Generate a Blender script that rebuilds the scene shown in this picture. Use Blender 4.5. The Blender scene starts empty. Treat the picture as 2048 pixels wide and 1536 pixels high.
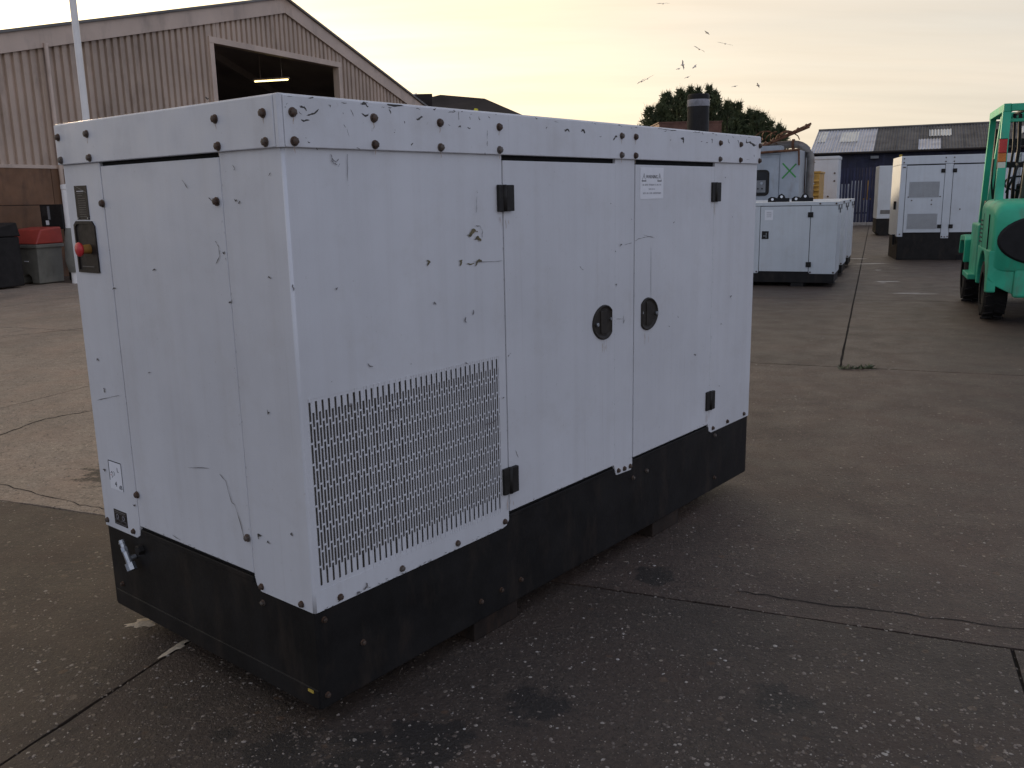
import bpy, bmesh, math, random
from mathutils import Vector, Matrix
R = math.radians
random.seed(7)
scn = bpy.context.scene
col = scn.collection
# ------------------------------------------------------------------ camera
cam_d = bpy.data.cameras.new('camera')
cam = bpy.data.objects.new('camera', cam_d)
col.objects.link(cam)
cam_d.sensor_width = 36.0
cam_d.lens = 31.374
cam_d.clip_start = 0.05
cam_d.clip_end = 3000
def cam_matrix(loc, pitch, roll):
    f = Vector((0, math.cos(pitch), -math.sin(pitch)))
    r = Vector((1, 0, 0)); u = r.cross(f)
    r2 = r * math.cos(roll) + u * math.sin(roll)
    u2 = u * math.cos(roll) - r * math.sin(roll)
    m = Matrix((r2, u2, -f)).transposed().to_4x4()
    m.translation = loc
    return m
cam.matrix_world = cam_matrix(Vector((0, 0, 1.692)), R(11.826), R(-1.175))
scn.camera = cam
# ------------------------------------------------------------------ sky, sun, exposure
SUN = Vector((-0.4403, 0.8836, 0.1812)).normalized()
SUN_EL = math.asin(SUN.z)
SUN_AZ = math.atan2(SUN.x, SUN.y)          # from +Y towards +X
w = bpy.data.worlds.new('World'); scn.world = w; w.use_nodes = True
nt = w.node_tree; nt.nodes.clear()
def N(tree, typ, **kw):
    n = tree.nodes.new(typ)
    for k, v in kw.items(): setattr(n, k, v)
    return n
sky = N(nt, 'ShaderNodeTexSky', sky_type='NISHITA', sun_disc=False, sun_elevation=SUN_EL, sun_rotation=SUN_AZ,
        altitude=0, air_density=1.0, dust_density=2.5, ozone_density=3.0)
# thin high cloud: cream veil that takes its brightness from the sky behind it
tc = N(nt, 'ShaderNodeTexCoord')
sep = N(nt, 'ShaderNodeSeparateXYZ'); nt.links.new(tc.outputs['Generated'], sep.inputs[0])
zc = N(nt, 'ShaderNodeMath', operation='MAXIMUM'); nt.links.new(sep.outputs['Z'], zc.inputs[0]); zc.inputs[1].default_value = 0.0
za = N(nt, 'ShaderNodeMath', operation='ADD'); nt.links.new(zc.outputs[0], za.inputs[0]); za.inputs[1].default_value = 0.12
dx = N(nt, 'ShaderNodeMath', operation='DIVIDE'); nt.links.new(sep.outputs['X'], dx.inputs[0]); nt.links.new(za.outputs[0], dx.inputs[1])
dy = N(nt, 'ShaderNodeMath', operation='DIVIDE'); nt.links.new(sep.outputs['Y'], dy.inputs[0]); nt.links.new(za.outputs[0], dy.inputs[1])
cmb = N(nt, 'ShaderNodeCombineXYZ'); nt.links.new(dx.outputs[0], cmb.inputs[0]); nt.links.new(dy.outputs[0], cmb.inputs[1])
mp = N(nt, 'ShaderNodeMapping'); nt.links.new(cmb.outputs[0], mp.inputs[0])
mp.inputs['Rotation'].default_value = (0, 0, R(20)); mp.inputs['Scale'].default_value = (0.22, 0.9, 1)
cn = N(nt, 'ShaderNodeTexNoise'); nt.links.new(mp.outputs[0], cn.inputs['Vector'])
cn.inputs['Scale'].default_value = 1.6; cn.inputs['Detail'].default_value = 6; cn.inputs['Roughness'].default_value = 0.55
cr = N(nt, 'ShaderNodeValToRGB'); nt.links.new(cn.outputs['Fac'], cr.inputs[0])
cr.color_ramp.elements[0].position = 0.35; cr.color_ramp.elements[0].color = (0.86, 0.86, 0.86, 1)
cr.color_ramp.elements[1].position = 0.68; cr.color_ramp.elements[1].color = (0.98, 0.98, 0.98, 1)
bw = N(nt, 'ShaderNodeRGBToBW'); nt.links.new(sky.outputs[0], bw.inputs[0])
# the veil spreads the light: softer contrast than the clear sky, warm towards the sun, cool away from it
pw = N(nt, 'ShaderNodeMath', operation='POWER'); nt.links.new(bw.outputs[0], pw.inputs[0]); pw.inputs[1].default_value = 0.30
pk = N(nt, 'ShaderNodeMath', operation='MULTIPLY'); nt.links.new(pw.outputs[0], pk.inputs[0]); pk.inputs[1].default_value = 2.22
dt = N(nt, 'ShaderNodeVectorMath', operation='DOT_PRODUCT'); nt.links.new(tc.outputs['Generated'], dt.inputs[0]); dt.inputs[1].default_value = SUN
d01 = N(nt, 'ShaderNodeMapRange'); nt.links.new(dt.outputs['Value'], d01.inputs['Value']); d01.inputs['From Min'].default_value = -1; d01.inputs['From Max'].default_value = 1
hue = N(nt, 'ShaderNodeValToRGB'); nt.links.new(d01.outputs[0], hue.inputs[0])
e_ = hue.color_ramp.elements; e_[0].position = 0.0; e_[0].color = (1.04, 1.02, 1.12, 1); e_[1].position = 1.0; e_[1].color = (1.15, 0.86, 0.50, 1)
for p_, c_ in ((0.20, (0.98, 1.00, 1.14, 1)), (0.42, (0.62, 0.74, 1.12, 1)), (0.60, (0.76, 0.82, 0.98, 1)), (0.76, (1.08, 0.96, 0.81, 1)), (0.90, (1.12, 0.94, 0.71, 1))):
    q_ = e_.new(p_); q_.color = c_
tint = N(nt, 'ShaderNodeMix', data_type='RGBA', blend_type='MULTIPLY'); tint.inputs[0].default_value = 1.0
mp2 = N(nt, 'ShaderNodeMapping'); nt.links.new(cmb.outputs[0], mp2.inputs[0]); mp2.inputs['Rotation'].default_value = (0, 0, R(-34)); mp2.inputs['Scale'].default_value = (0.28, 1.5, 1)
cn2 = N(nt, 'ShaderNodeTexNoise'); nt.links.new(mp2.outputs[0], cn2.inputs['Vector']); cn2.inputs['Scale'].default_value = 1.1; cn2.inputs['Detail'].default_value = 7; cn2.inputs['Roughness'].default_value = 0.6
cr2 = N(nt, 'ShaderNodeMapRange'); nt.links.new(cn2.outputs['Fac'], cr2.inputs['Value']); cr2.inputs['From Min'].default_value = 0.3; cr2.inputs['From Max'].default_value = 0.7; cr2.inputs['To Min'].default_value = 1.06; cr2.inputs['To Max'].default_value = 0.90
pk2 = N(nt, 'ShaderNodeMath', operation='MULTIPLY'); nt.links.new(pk.outputs[0], pk2.inputs[0]); nt.links.new(cr2.outputs[0], pk2.inputs[1])
nt.links.new(pk2.outputs[0], tint.inputs[6]); nt.links.new(hue.outputs[0], tint.inputs[7])
mx = N(nt, 'ShaderNodeMix', data_type='RGBA'); nt.links.new(cr.outputs[0], mx.inputs[0])
nt.links.new(sky.outputs[0], mx.inputs[6]); nt.links.new(tint.outputs[2], mx.inputs[7])
bg = N(nt, 'ShaderNodeBackground'); nt.links.new(mx.outputs[2], bg.inputs['Color'])
bg.inputs['Strength'].default_value = 0.10
wo = N(nt, 'ShaderNodeOutputWorld'); nt.links.new(bg.outputs[0], wo.inputs['Surface'])
sun_d = bpy.data.lights.new('sun', 'SUN'); sun = bpy.data.objects.new('sun', sun_d); col.objects.link(sun)
sun_d.energy = 1.3; sun_d.angle = R(1.2); sun_d.color = (1.0, 0.78, 0.52)
sun.rotation_euler = (-SUN).to_track_quat('-Z', 'Y').to_euler()
sun.location = (0, 0, 30)
vs = scn.view_settings
vs.view_transform = 'Standard'; vs.look = 'None'; vs.gamma = 1.0; vs.use_curve_mapping = False
vs.exposure = 1.42
scn.render.engine = 'CYCLES'
scn.cycles.use_denoising = True
scn.cycles.max_bounces = 6
scn.render.resolution_x = 1024; scn.render.resolution_y = 768
# ------------------------------------------------------------------ material helpers
MATS = {}
def new_mat(name):
    m = bpy.data.materials.new(name); m.use_nodes = True
    nt = m.node_tree
    b = nt.nodes['Principled BSDF']
    MATS[name] = m
    return m, nt, b
def noise(nt, vec, scale, detail=4, rough=0.55, dist=0.0):
    n = N(nt, 'ShaderNodeTexNoise'); n.inputs['Scale'].default_value = scale; n.inputs['Detail'].default_value = detail
    n.inputs['Roughness'].default_value = rough; n.inputs['Distortion'].default_value = dist
    nt.links.new(vec, n.inputs['Vector']); return n.outputs['Fac']
def ramp(nt, fac, stops):
    r = N(nt, 'ShaderNodeValToRGB'); e = r.color_ramp.elements
    while len(e) < len(stops): e.new(0.5)
    for i, (p, c) in enumerate(stops):
        e[i].position = p; e[i].color = (c, c, c, 1) if isinstance(c, (int, float)) else (*c, 1)
    nt.links.new(fac, r.inputs[0]); return r.outputs[0]
def mix(nt, fac, a, b, blend='MIX'):
    m = N(nt, 'ShaderNodeMix', data_type='RGBA', blend_type=blend)
    for i, v in ((0, fac), (6, a), (7, b)):
        if isinstance(v, (int, float)): m.inputs[i].default_value = v if i == 0 else (v, v, v, 1)
        elif isinstance(v, tuple): m.inputs[i].default_value = (*v, 1)
        else: nt.links.new(v, m.inputs[i])
    return m.outputs[2]
def math_(nt, op, a, b=0.0, clamp=False):
    m = N(nt, 'ShaderNodeMath', operation=op, use_clamp=clamp)
    for i, v in ((0, a), (1, b)):
        if isinstance(v, (int, float)): m.inputs[i].default_value = v
        else: nt.links.new(v, m.inputs[i])
    return m.outputs[0]
def mapping(nt, vec, scale=(1, 1, 1), rot=(0, 0, 0), loc=(0, 0, 0)):
    m = N(nt, 'ShaderNodeMapping'); m.inputs['Scale'].default_value = scale; m.inputs['Rotation'].default_value = rot
    m.inputs['Location'].default_value = loc
    nt.links.new(vec, m.inputs['Vector']); return m.outputs[0]
def bump(nt, b, height, strength=0.3, distance=0.01):
    n = N(nt, 'ShaderNodeBump'); n.inputs['Strength'].default_value = strength; n.inputs['Distance'].default_value = distance
    nt.links.new(height, n.inputs['Height']); nt.links.new(n.outputs[0], b.inputs['Normal'])
def objco(nt): return N(nt, 'ShaderNodeTexCoord').outputs['Object']
def simple(name, c, rough=0.6, metal=0.0, var=0.25, scale=6.0, bmp=0.0, dirt=None, dirt_amt=0.0, each=0.0):
    """paint / plastic / metal with uneven tone, optional dirt patches and fine relief"""
    m, nt, b = new_mat(name)
    o = objco(nt)
    f = noise(nt, o, scale, 5)
    lo = tuple(x * (1 - var) for x in c); hi = tuple(min(1, x * (1 + var)) for x in c)
    cc = ramp(nt, f, [(0.3, lo), (0.7, hi)])
    if dirt:
        d = ramp(nt, noise(nt, mapping(nt, o, (1, 1, 0.35)), scale * 1.7, 7, 0.65), [(0.52, 0.0), (0.72, dirt_amt)])
        cc = mix(nt, d, cc, dirt)
    if each:
        oi_ = N(nt, 'ShaderNodeObjectInfo')
        cc = mix(nt, 1.0, cc, ramp(nt, oi_.outputs['Random'], [(0.0, 1 - each), (1.0, 1.0)]), 'MULTIPLY')
    nt.links.new(cc, b.inputs['Base Color'])
    rr = ramp(nt, noise(nt, o, scale * 3, 4), [(0.3, max(0, rough - 0.08)), (0.7, min(1, rough + 0.08))])
    nt.links.new(rr, b.inputs['Roughness'])
    b.inputs['Metallic'].default_value = metal
    if max(c) < 0.04: b.inputs['Specular IOR Level'].default_value = 0.22
    if bmp: bump(nt, b, noise(nt, o, scale * 12, 4), bmp, 0.004)
    return m
def white_paint(name, base, streak=0.14, rough=0.40):
    """aged white powder coat on sheet steel: rain streaks, film of grime, specks, shallow dents"""
    m, nt, b = new_mat(name)
    o = objco(nt)
    big = ramp(nt, noise(nt, o, 1.3, 5, 0.6), [(0.3, tuple(x * 0.86 for x in base)), (0.7, base)])
    st = ramp(nt, noise(nt, mapping(nt, o, (16, 16, 0.55)), 1.0, 6, 0.62), [(0.46, 0.0), (0.78, streak)])
    c1 = mix(nt, st, big, (0.36, 0.33, 0.30))
    st2 = ramp(nt, noise(nt, mapping(nt, o, (70, 70, 1.1), (0, 0, 0), (4, 7, 1)), 1.0, 4, 0.6), [(0.62, 0.0), (0.80, streak * 1.3)])
    c1 = mix(nt, st2, c1, (0.33, 0.29, 0.25))
    gr = ramp(nt, noise(nt, o, 4.5, 7, 0.72), [(0.52, 0.0), (0.8, 0.30)])
    c3 = mix(nt, gr, c1, (0.44, 0.41, 0.37))
    sp = ramp(nt, noise(nt, o, 62, 3, 0.6), [(0.68, 0.0), (0.75, 0.35)])
    c4 = mix(nt, sp, c3, (0.30, 0.28, 0.26))
    nt.links.new(c4, b.inputs['Base Color'])
    rr = mix(nt, gr, ramp(nt, noise(nt, o, 9, 5), [(0.3, rough - 0.08), (0.7, rough + 0.10)]), 0.7)
    nt.links.new(rr, b.inputs['Roughness'])
    h = N(nt, 'ShaderNodeMath', operation='ADD')
    nt.links.new(math_(nt, 'MULTIPLY', noise(nt, o, 230, 2), 0.8), h.inputs[0])
    nt.links.new(math_(nt, 'MULTIPLY', noise(nt, o, 2.6, 3), 11.0), h.inputs[1])
    bump(nt, b, h.outputs[0], 0.30, 0.0016)
    return m
white_paint('canopy_white', (0.68, 0.69, 0.715))
white_paint('genset_white', (0.64, 0.68, 0.71), 0.15)
simple('base_black', (0.013, 0.012, 0.0115), 0.5, 0.0, 0.35, 5, 0.15, (0.042, 0.032, 0.025), 0.55)
simple('skid_brown', (0.026, 0.019, 0.015), 0.7, 0.0, 0.4, 8, 0.2, (0.06, 0.035, 0.022), 0.6)
simple('core_black', (0.01, 0.01, 0.01), 0.8)
simple('seam_dark', (0.03, 0.027, 0.024), 0.8)
simple('hinge_black', (0.022, 0.02, 0.018), 0.55, 0.0, 0.3, 30, 0.1)
simple('handle_dark', (0.032, 0.027, 0.022), 0.5, 0.0, 0.3, 20)
simple('steel', (0.42, 0.44, 0.46), 0.38, 0.9, 0.25, 30)
simple('backing_mesh', (0.125, 0.113, 0.098), 0.65, 0.2, 0.35, 25, 0.2)
simple('chip_dark', (0.06, 0.055, 0.05), 0.75, 0.0, 0.4, 60)
simple('scratch_grey', (0.17, 0.16, 0.16), 0.7, 0.0, 0.3, 60)
simple('rust_run', (0.46, 0.37, 0.30), 0.8, 0.0, 0.3, 40)
simple('chip_yellow', (0.12, 0.10, 0.05), 0.7, 0.0, 0.4, 60)
simple('paper', (0.78, 0.79, 0.82), 0.7, 0.0, 0.04, 20)
simple('ink', (0.02, 0.02, 0.022), 0.7, 0.0, 0.1, 20)
simple('ink_grey', (0.22, 0.22, 0.24), 0.7, 0.0, 0.1, 20)
simple('ink_red', (0.45, 0.06, 0.05), 0.7, 0.0, 0.1, 20)
simple('plate_dark', (0.026, 0.021, 0.018), 0.5, 0.0, 0.3, 20)
simple('plate_line', (0.14, 0.13, 0.12), 0.6, 0.0, 0.2, 20)
simple('stop_red', (0.55, 0.03, 0.035), 0.42, 0.0, 0.12, 30)
simple('stop_collar', (0.30, 0.15, 0.03), 0.5, 0.0, 0.3, 30)
simple('exhaust_black', (0.011, 0.010, 0.010), 0.5, 0.0, 0.4, 14, 0.2)
simple('tape_grey', (0.20, 0.20, 0.22), 0.4, 0.0, 0.5, 22, 0.3)
simple('yellow_tag', (0.5, 0.36, 0.06), 0.6, 0.0, 0.2, 40)
simple('barn_grey', (0.50, 0.385, 0.30), 0.55, 0.0, 0.14, 0.8, 0.05, (0.16, 0.11, 0.08), 0.6, 0.16)
simple('barn_trim', (0.56, 0.44, 0.355), 0.55, 0.1, 0.12, 0.9, 0.0, (0.12, 0.10, 0.085), 0.4)
simple('barn_brown', (0.20, 0.105, 0.056), 0.75, 0.0, 0.3, 1.6, 0.1, (0.05, 0.033, 0.024), 0.7, 0.3)
simple('barn_inside', (0.42, 0.35, 0.32), 0.9, 0.0, 0.3, 0.5)
simple('roof_grey', (0.16, 0.15, 0.14), 0.6, 0.0, 0.2, 0.7)
simple('roof_dark', (0.035, 0.029, 0.026), 0.8, 0.0, 0.3, 0.8)
simple('sunlit_pale', (0.75, 0.73, 0.68), 0.35, 0.3, 0.1, 2)  # pale tone carries the sunlight on the lean-to roof edges
simple('brick_red', (0.15, 0.075, 0.055), 0.85, 0.0, 0.35, 3, 0.2)
simple('yellow_paint', (0.48, 0.27, 0.05), 0.5, 0.0, 0.2, 4, 0.0, (0.2, 0.13, 0.06), 0.5)
simple('yellow_mark', (0.75, 0.68, 0.05), 0.5, 0.0, 0.15, 4)
simple('navy', (0.024, 0.028, 0.075), 0.6, 0.0, 0.3, 2.0, 0.0, (0.035, 0.035, 0.05), 0.5, 0.5)
simple('asbestos_dark', (0.135, 0.128, 0.12), 0.85, 0.0, 0.35, 1.2, 0.0, (0.045, 0.042, 0.038), 0.7, 0.2)
simple('roof_zinc', (0.48, 0.49, 0.53), 0.5, 0.3, 0.2, 1.0, 0.0, (0.22, 0.21, 0.20), 0.5)
simple('skylight', (0.62, 0.62, 0.58), 0.4, 0.0, 0.15, 2)
simple('old_grey', (0.36, 0.40, 0.44), 0.5, 0.0, 0.15, 2, 0.0, (0.20, 0.15, 0.11), 0.5)
simple('pipe_grey', (0.22, 0.21, 0.20), 0.55, 0.5, 0.25, 6, 0.0, (0.16, 0.08, 0.045), 0.6)
simple('rusty', (0.14, 0.065, 0.035), 0.85, 0.1, 0.5, 9, 0.2)
simple('scrap_brown', (0.11, 0.085, 0.055), 0.85, 0.0, 0.5, 6, 0.2)
simple('green_x', (0.05, 0.28, 0.06), 0.6, 0.0, 0.2, 10)
simple('glass_dark', (0.02, 0.022, 0.025), 0.12, 0.0, 0.2, 4)
simple('panel_grey', (0.20, 0.21, 0.22), 0.5, 0.0, 0.15, 5)
simple('vent_grey', (0.17, 0.165, 0.155), 0.6, 0.3, 0.2, 10)
simple('fork_green', (0.028, 0.40, 0.235), 0.48, 0.0, 0.22, 2.2, 0.06, (0.13, 0.15, 0.11), 0.75)
simple('rubber', (0.014, 0.013, 0.013), 0.75, 0.0, 0.35, 14, 0.3)
simple('fork_black', (0.012, 0.012, 0.013), 0.5, 0.0, 0.3, 8)
simple('lamp_red', (0.50, 0.025, 0.02), 0.25, 0.0, 0.1, 10)
simple('lamp_amber', (0.60, 0.17, 0.02), 0.25, 0.0, 0.1, 10)
simple('lamp_clear', (0.60, 0.60, 0.50), 0.25, 0.0, 0.1, 10)
simple('seat_grey', (0.06, 0.06, 0.058), 0.7, 0.0, 0.2, 10)
simple('post_white', (0.80, 0.78, 0.75), 0.45, 0.0, 0.08, 3)
simple('bin_grey', (0.16, 0.155, 0.13), 0.65, 0.0, 0.15, 4, 0.1, (0.07, 0.065, 0.055), 0.5)
simple('bin_red', (0.36, 0.045, 0.03), 0.5, 0.0, 0.12, 6)
simple('bin_black', (0.02, 0.018, 0.017), 0.6, 0.0, 0.3, 6)
simple('bin_green', (0.012, 0.035, 0.022), 0.6, 0.0, 0.3, 6)
simple('bark', (0.07, 0.05, 0.035), 0.9, 0.0, 0.4, 12, 0.4)
simple('gull_grey', (0.62, 0.58, 0.54), 0.8, 0.0, 0.2, 6)
simple('kerb', (0.30, 0.27, 0.235), 0.85, 0.0, 0.2, 5, 0.2, (0.14, 0.12, 0.10), 0.6)
simple('road_paint', (0.62, 0.60, 0.58), 0.6, 0.0, 0.3, 14)
simple('pale_mark', (0.62, 0.52, 0.38), 0.95, 0.0, 0.25, 60, 0.6)  # pale tone of the low patches on the yard
# rusty bolt caps, each a little different
m, nt_, b_ = new_mat('bolt_rust')
oi = N(nt_, 'ShaderNodeObjectInfo')
bc = ramp(nt_, oi.outputs['Random'], [(0.0, (0.055, 0.038, 0.028)), (0.5, (0.085, 0.06, 0.045)), (0.8, (0.10, 0.085, 0.07)), (1.0, (0.13, 0.12, 0.11))])
nt_.links.new(mix(nt_, ramp(nt_, noise(nt_, objco(nt_), 120, 4), [(0.4, 0.0), (0.65, 0.7)]), bc, (0.11, 0.055, 0.03)), b_.inputs['Base Color'])
b_.inputs['Roughness'].default_value = 0.55; b_.inputs['Metallic'].default_value = 0.25
# tube lamp
m, nt_, b_ = new_mat('tube_lit')
b_.inputs['Emission Color'].default_value = (1.0, 0.80, 0.35, 1); b_.inputs['Emission Strength'].default_value = 1.6
# foliage
m, nt_, b_ = new_mat('needles')
oi = noise(nt_, objco(nt_), 1.3, 5)
nt_.links.new(ramp(nt_, oi, [(0.3, (0.030, 0.042, 0.018)), (0.55, (0.062, 0.080, 0.030)), (0.75, (0.13, 0.125, 0.048))]), b_.inputs['Base Color'])
b_.inputs['Roughness'].default_value = 0.8
m, nt_, b_ = new_mat('weed')
nt_.links.new(ramp(nt_, noise(nt_, objco(nt_), 30, 3), [(0.3, (0.03, 0.05, 0.02)), (0.7, (0.08, 0.10, 0.04))]), b_.inputs['Base Color'])
# brushed exposed aggregate concrete
def concrete(name, c0, c1, stone_amt):
    m, nt, b = new_mat(name)
    o = objco(nt)
    base = ramp(nt, noise(nt, o, 0.55, 6, 0.6), [(0.3, c0), (0.7, c1)])
    fine = ramp(nt, noise(nt, o, 42, 5, 0.7), [(0.25, 0.45), (0.75, 1.45)])
    base = mix(nt, 1.0, base, fine, 'MULTIPLY')
    mott = ramp(nt, noise(nt, o, 11, 6, 0.7), [(0.3, 0.72), (0.7, 1.25)])
    base = mix(nt, 1.0, base, mott, 'MULTIPLY')
    red = ramp(nt, noise(nt, o, 1.9, 5, 0.6), [(0.45, 0.0), (0.7, 0.55)])
    base = mix(nt, red, base, tuple(x * y for x, y in zip(c1, (1.05, 0.90, 0.84))))
    def stones(scale, lo, hi, colr, seed):
        v = N(nt, 'ShaderNodeTexVoronoi'); v.inputs['Scale'].default_value = scale; v.inputs['Randomness'].default_value = 1.0
        warp = N(nt, 'ShaderNodeVectorMath', operation='ADD')
        nt.links.new(mapping(nt, o, (1, 1, 1), (0, 0, 0.4), (seed, seed * 2.3, 0)), warp.inputs[0])
        wn = N(nt, 'ShaderNodeTexNoise'); wn.inputs['Scale'].default_value = scale * 1.7; nt.links.new(o, wn.inputs['Vector'])
        ws = N(nt, 'ShaderNodeVectorMath', operation='SCALE'); ws.inputs['Scale'].default_value = 0.55 / scale
        nt.links.new(wn.outputs['Color'], ws.inputs[0]); nt.links.new(ws.outputs[0], warp.inputs[1])
        nt.links.new(warp.outputs[0], v.inputs['Vector'])
        sepc = N(nt, 'ShaderNodeSeparateColor'); nt.links.new(v.outputs['Color'], sepc.inputs[0])
        thr = ramp(nt, sepc.outputs[0], [(lo, 0.0), (hi, 0.42)])
        mask = math_(nt, 'MULTIPLY', math_(nt, 'SUBTRACT', thr, v.outputs['Distance']), 9.0, True)
        cs = ramp(nt, sepc.outputs[1], colr)
        return mask, cs
    m1, s1 = stones(38, 0.66 - stone_amt * 0.35, 1.0, [(0.0, (0.085, 0.070, 0.058)), (0.5, (0.17, 0.145, 0.12)), (0.88, (0.29, 0.255, 0.215)), (1.0, (0.55, 0.51, 0.45))], 3.1)
    m2, s2 = stones(88, 0.25 - stone_amt * 0.2, 0.95, [(0.0, (0.022, 0.018, 0.015)), (0.35, (0.07, 0.057, 0.047)), (0.75, (0.17, 0.14, 0.115)), (0.94, (0.30, 0.265, 0.225)), (1.0, (0.55, 0.51, 0.45))], 8.7)
    m3, s3 = stones(22, 0.80, 1.0, [(0.0, (0.025, 0.020, 0.017)), (0.5, (0.14, 0.085, 0.05)), (1.0, (0.22, 0.195, 0.165))], 5.5)
    m4, s4 = stones(150, 0.30, 1.0, [(0.0, (0.018, 0.015, 0.012)), (0.6, (0.10, 0.082, 0.068)), (0.9, (0.24, 0.21, 0.175)), (1.0, (0.45, 0.42, 0.37))], 1.7)
    k = c1[0] / 0.095
    def tone(sc): return mix(nt, 1.0, sc, (min(k, 2.2),) * 3, 'MULTIPLY')
    patch = ramp(nt, noise(nt, o, 1.1, 5, 0.65), [(0.35, 0.35), (0.65, 0.95)])
    m1 = math_(nt, 'MULTIPLY', m1, patch); m2 = math_(nt, 'MULTIPLY', m2, 0.85)
    c = mix(nt, math_(nt, 'MULTIPLY', m4, 0.8), base, tone(s4)); c = mix(nt, m2, c, tone(s2)); c = mix(nt, m1, c, s1); c = mix(nt, math_(nt, 'MULTIPLY', m3, 0.6), c, s3)
    # tyre-polished and oily areas
    oil = ramp(nt, noise(nt, mapping(nt, o, (0.8, 0.45, 1), (0, 0, 0.5), (3, 1, 0)), 1.1, 5, 0.6), [(0.52, 0.0), (0.72, 0.45)])
    c = mix(nt, oil, c, tuple(x * 0.45 for x in c0))
    # oil drips: blots with their own shape on the concrete
    blot = None
    for (bx, by, br) in STAINS:
        sub = N(nt, 'ShaderNodeVectorMath', operation='DISTANCE'); nt.links.new(o, sub.inputs[0]); sub.inputs[1].default_value = (bx, by, 0)
        d = math_(nt, 'DIVIDE', sub.outputs['Value'], br)
        d = math_(nt, 'ADD', d, math_(nt, 'MULTIPLY', math_(nt, 'SUBTRACT', noise(nt, o, 9, 6, 0.7), 0.5), 3.0))
        k = math_(nt, 'MULTIPLY', math_(nt, 'SUBTRACT', 1.0, d), 3.0, True)
        blot = k if blot is None else math_(nt, 'MAXIMUM', blot, k)
    c = mix(nt, math_(nt, 'MULTIPLY', blot, 0.9), c, (0.022, 0.019, 0.017))
    c = mix(nt, 1.0, c, (0.90, 0.81, 0.72), 'MULTIPLY')
    nt.links.new(c, b.inputs['Base Color'])
    rr = ramp(nt, noise(nt, o, 3, 4), [(0.3, 0.48), (0.7, 0.66)])
    nt.links.new(rr, b.inputs['Roughness'])
    h = math_(nt, 'ADD', math_(nt, 'MULTIPLY', m1, 0.8), math_(nt, 'MULTIPLY', m2, 0.4))
    h = math_(nt, 'ADD', h, math_(nt, 'MULTIPLY', noise(nt, o, 60, 5, 0.7), 0.9))
    bump(nt, b, h, 1.0, 0.011)
    return m
STAINS = [(-0.74, 2.50, 0.15), (-0.50, 2.44, 0.19), (-0.30, 2.55, 0.15), (0.05, 2.75, 0.12), (0.62, 3.78, 0.10), (0.9, 2.75, 0.10), (-0.95, 2.62, 0.05), (-2.45, 5.6, 0.35)]
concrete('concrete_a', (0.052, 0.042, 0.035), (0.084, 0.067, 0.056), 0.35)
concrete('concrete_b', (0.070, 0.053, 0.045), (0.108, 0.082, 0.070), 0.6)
concrete('concrete_sheen', (0.27, 0.24, 0.205), (0.40, 0.355, 0.31), 0.6)  # paler left bays: backlit sheen of the ground painted into the concrete colour
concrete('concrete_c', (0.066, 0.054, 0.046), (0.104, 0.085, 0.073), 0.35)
simple('ground_earth', (0.10, 0.088, 0.078), 0.85, 0.0, 0.25, 0.4, 0.2)
simple('joint_dark', (0.022, 0.019, 0.017), 0.9, 0.0, 0.3, 8, 0.3)

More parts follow.
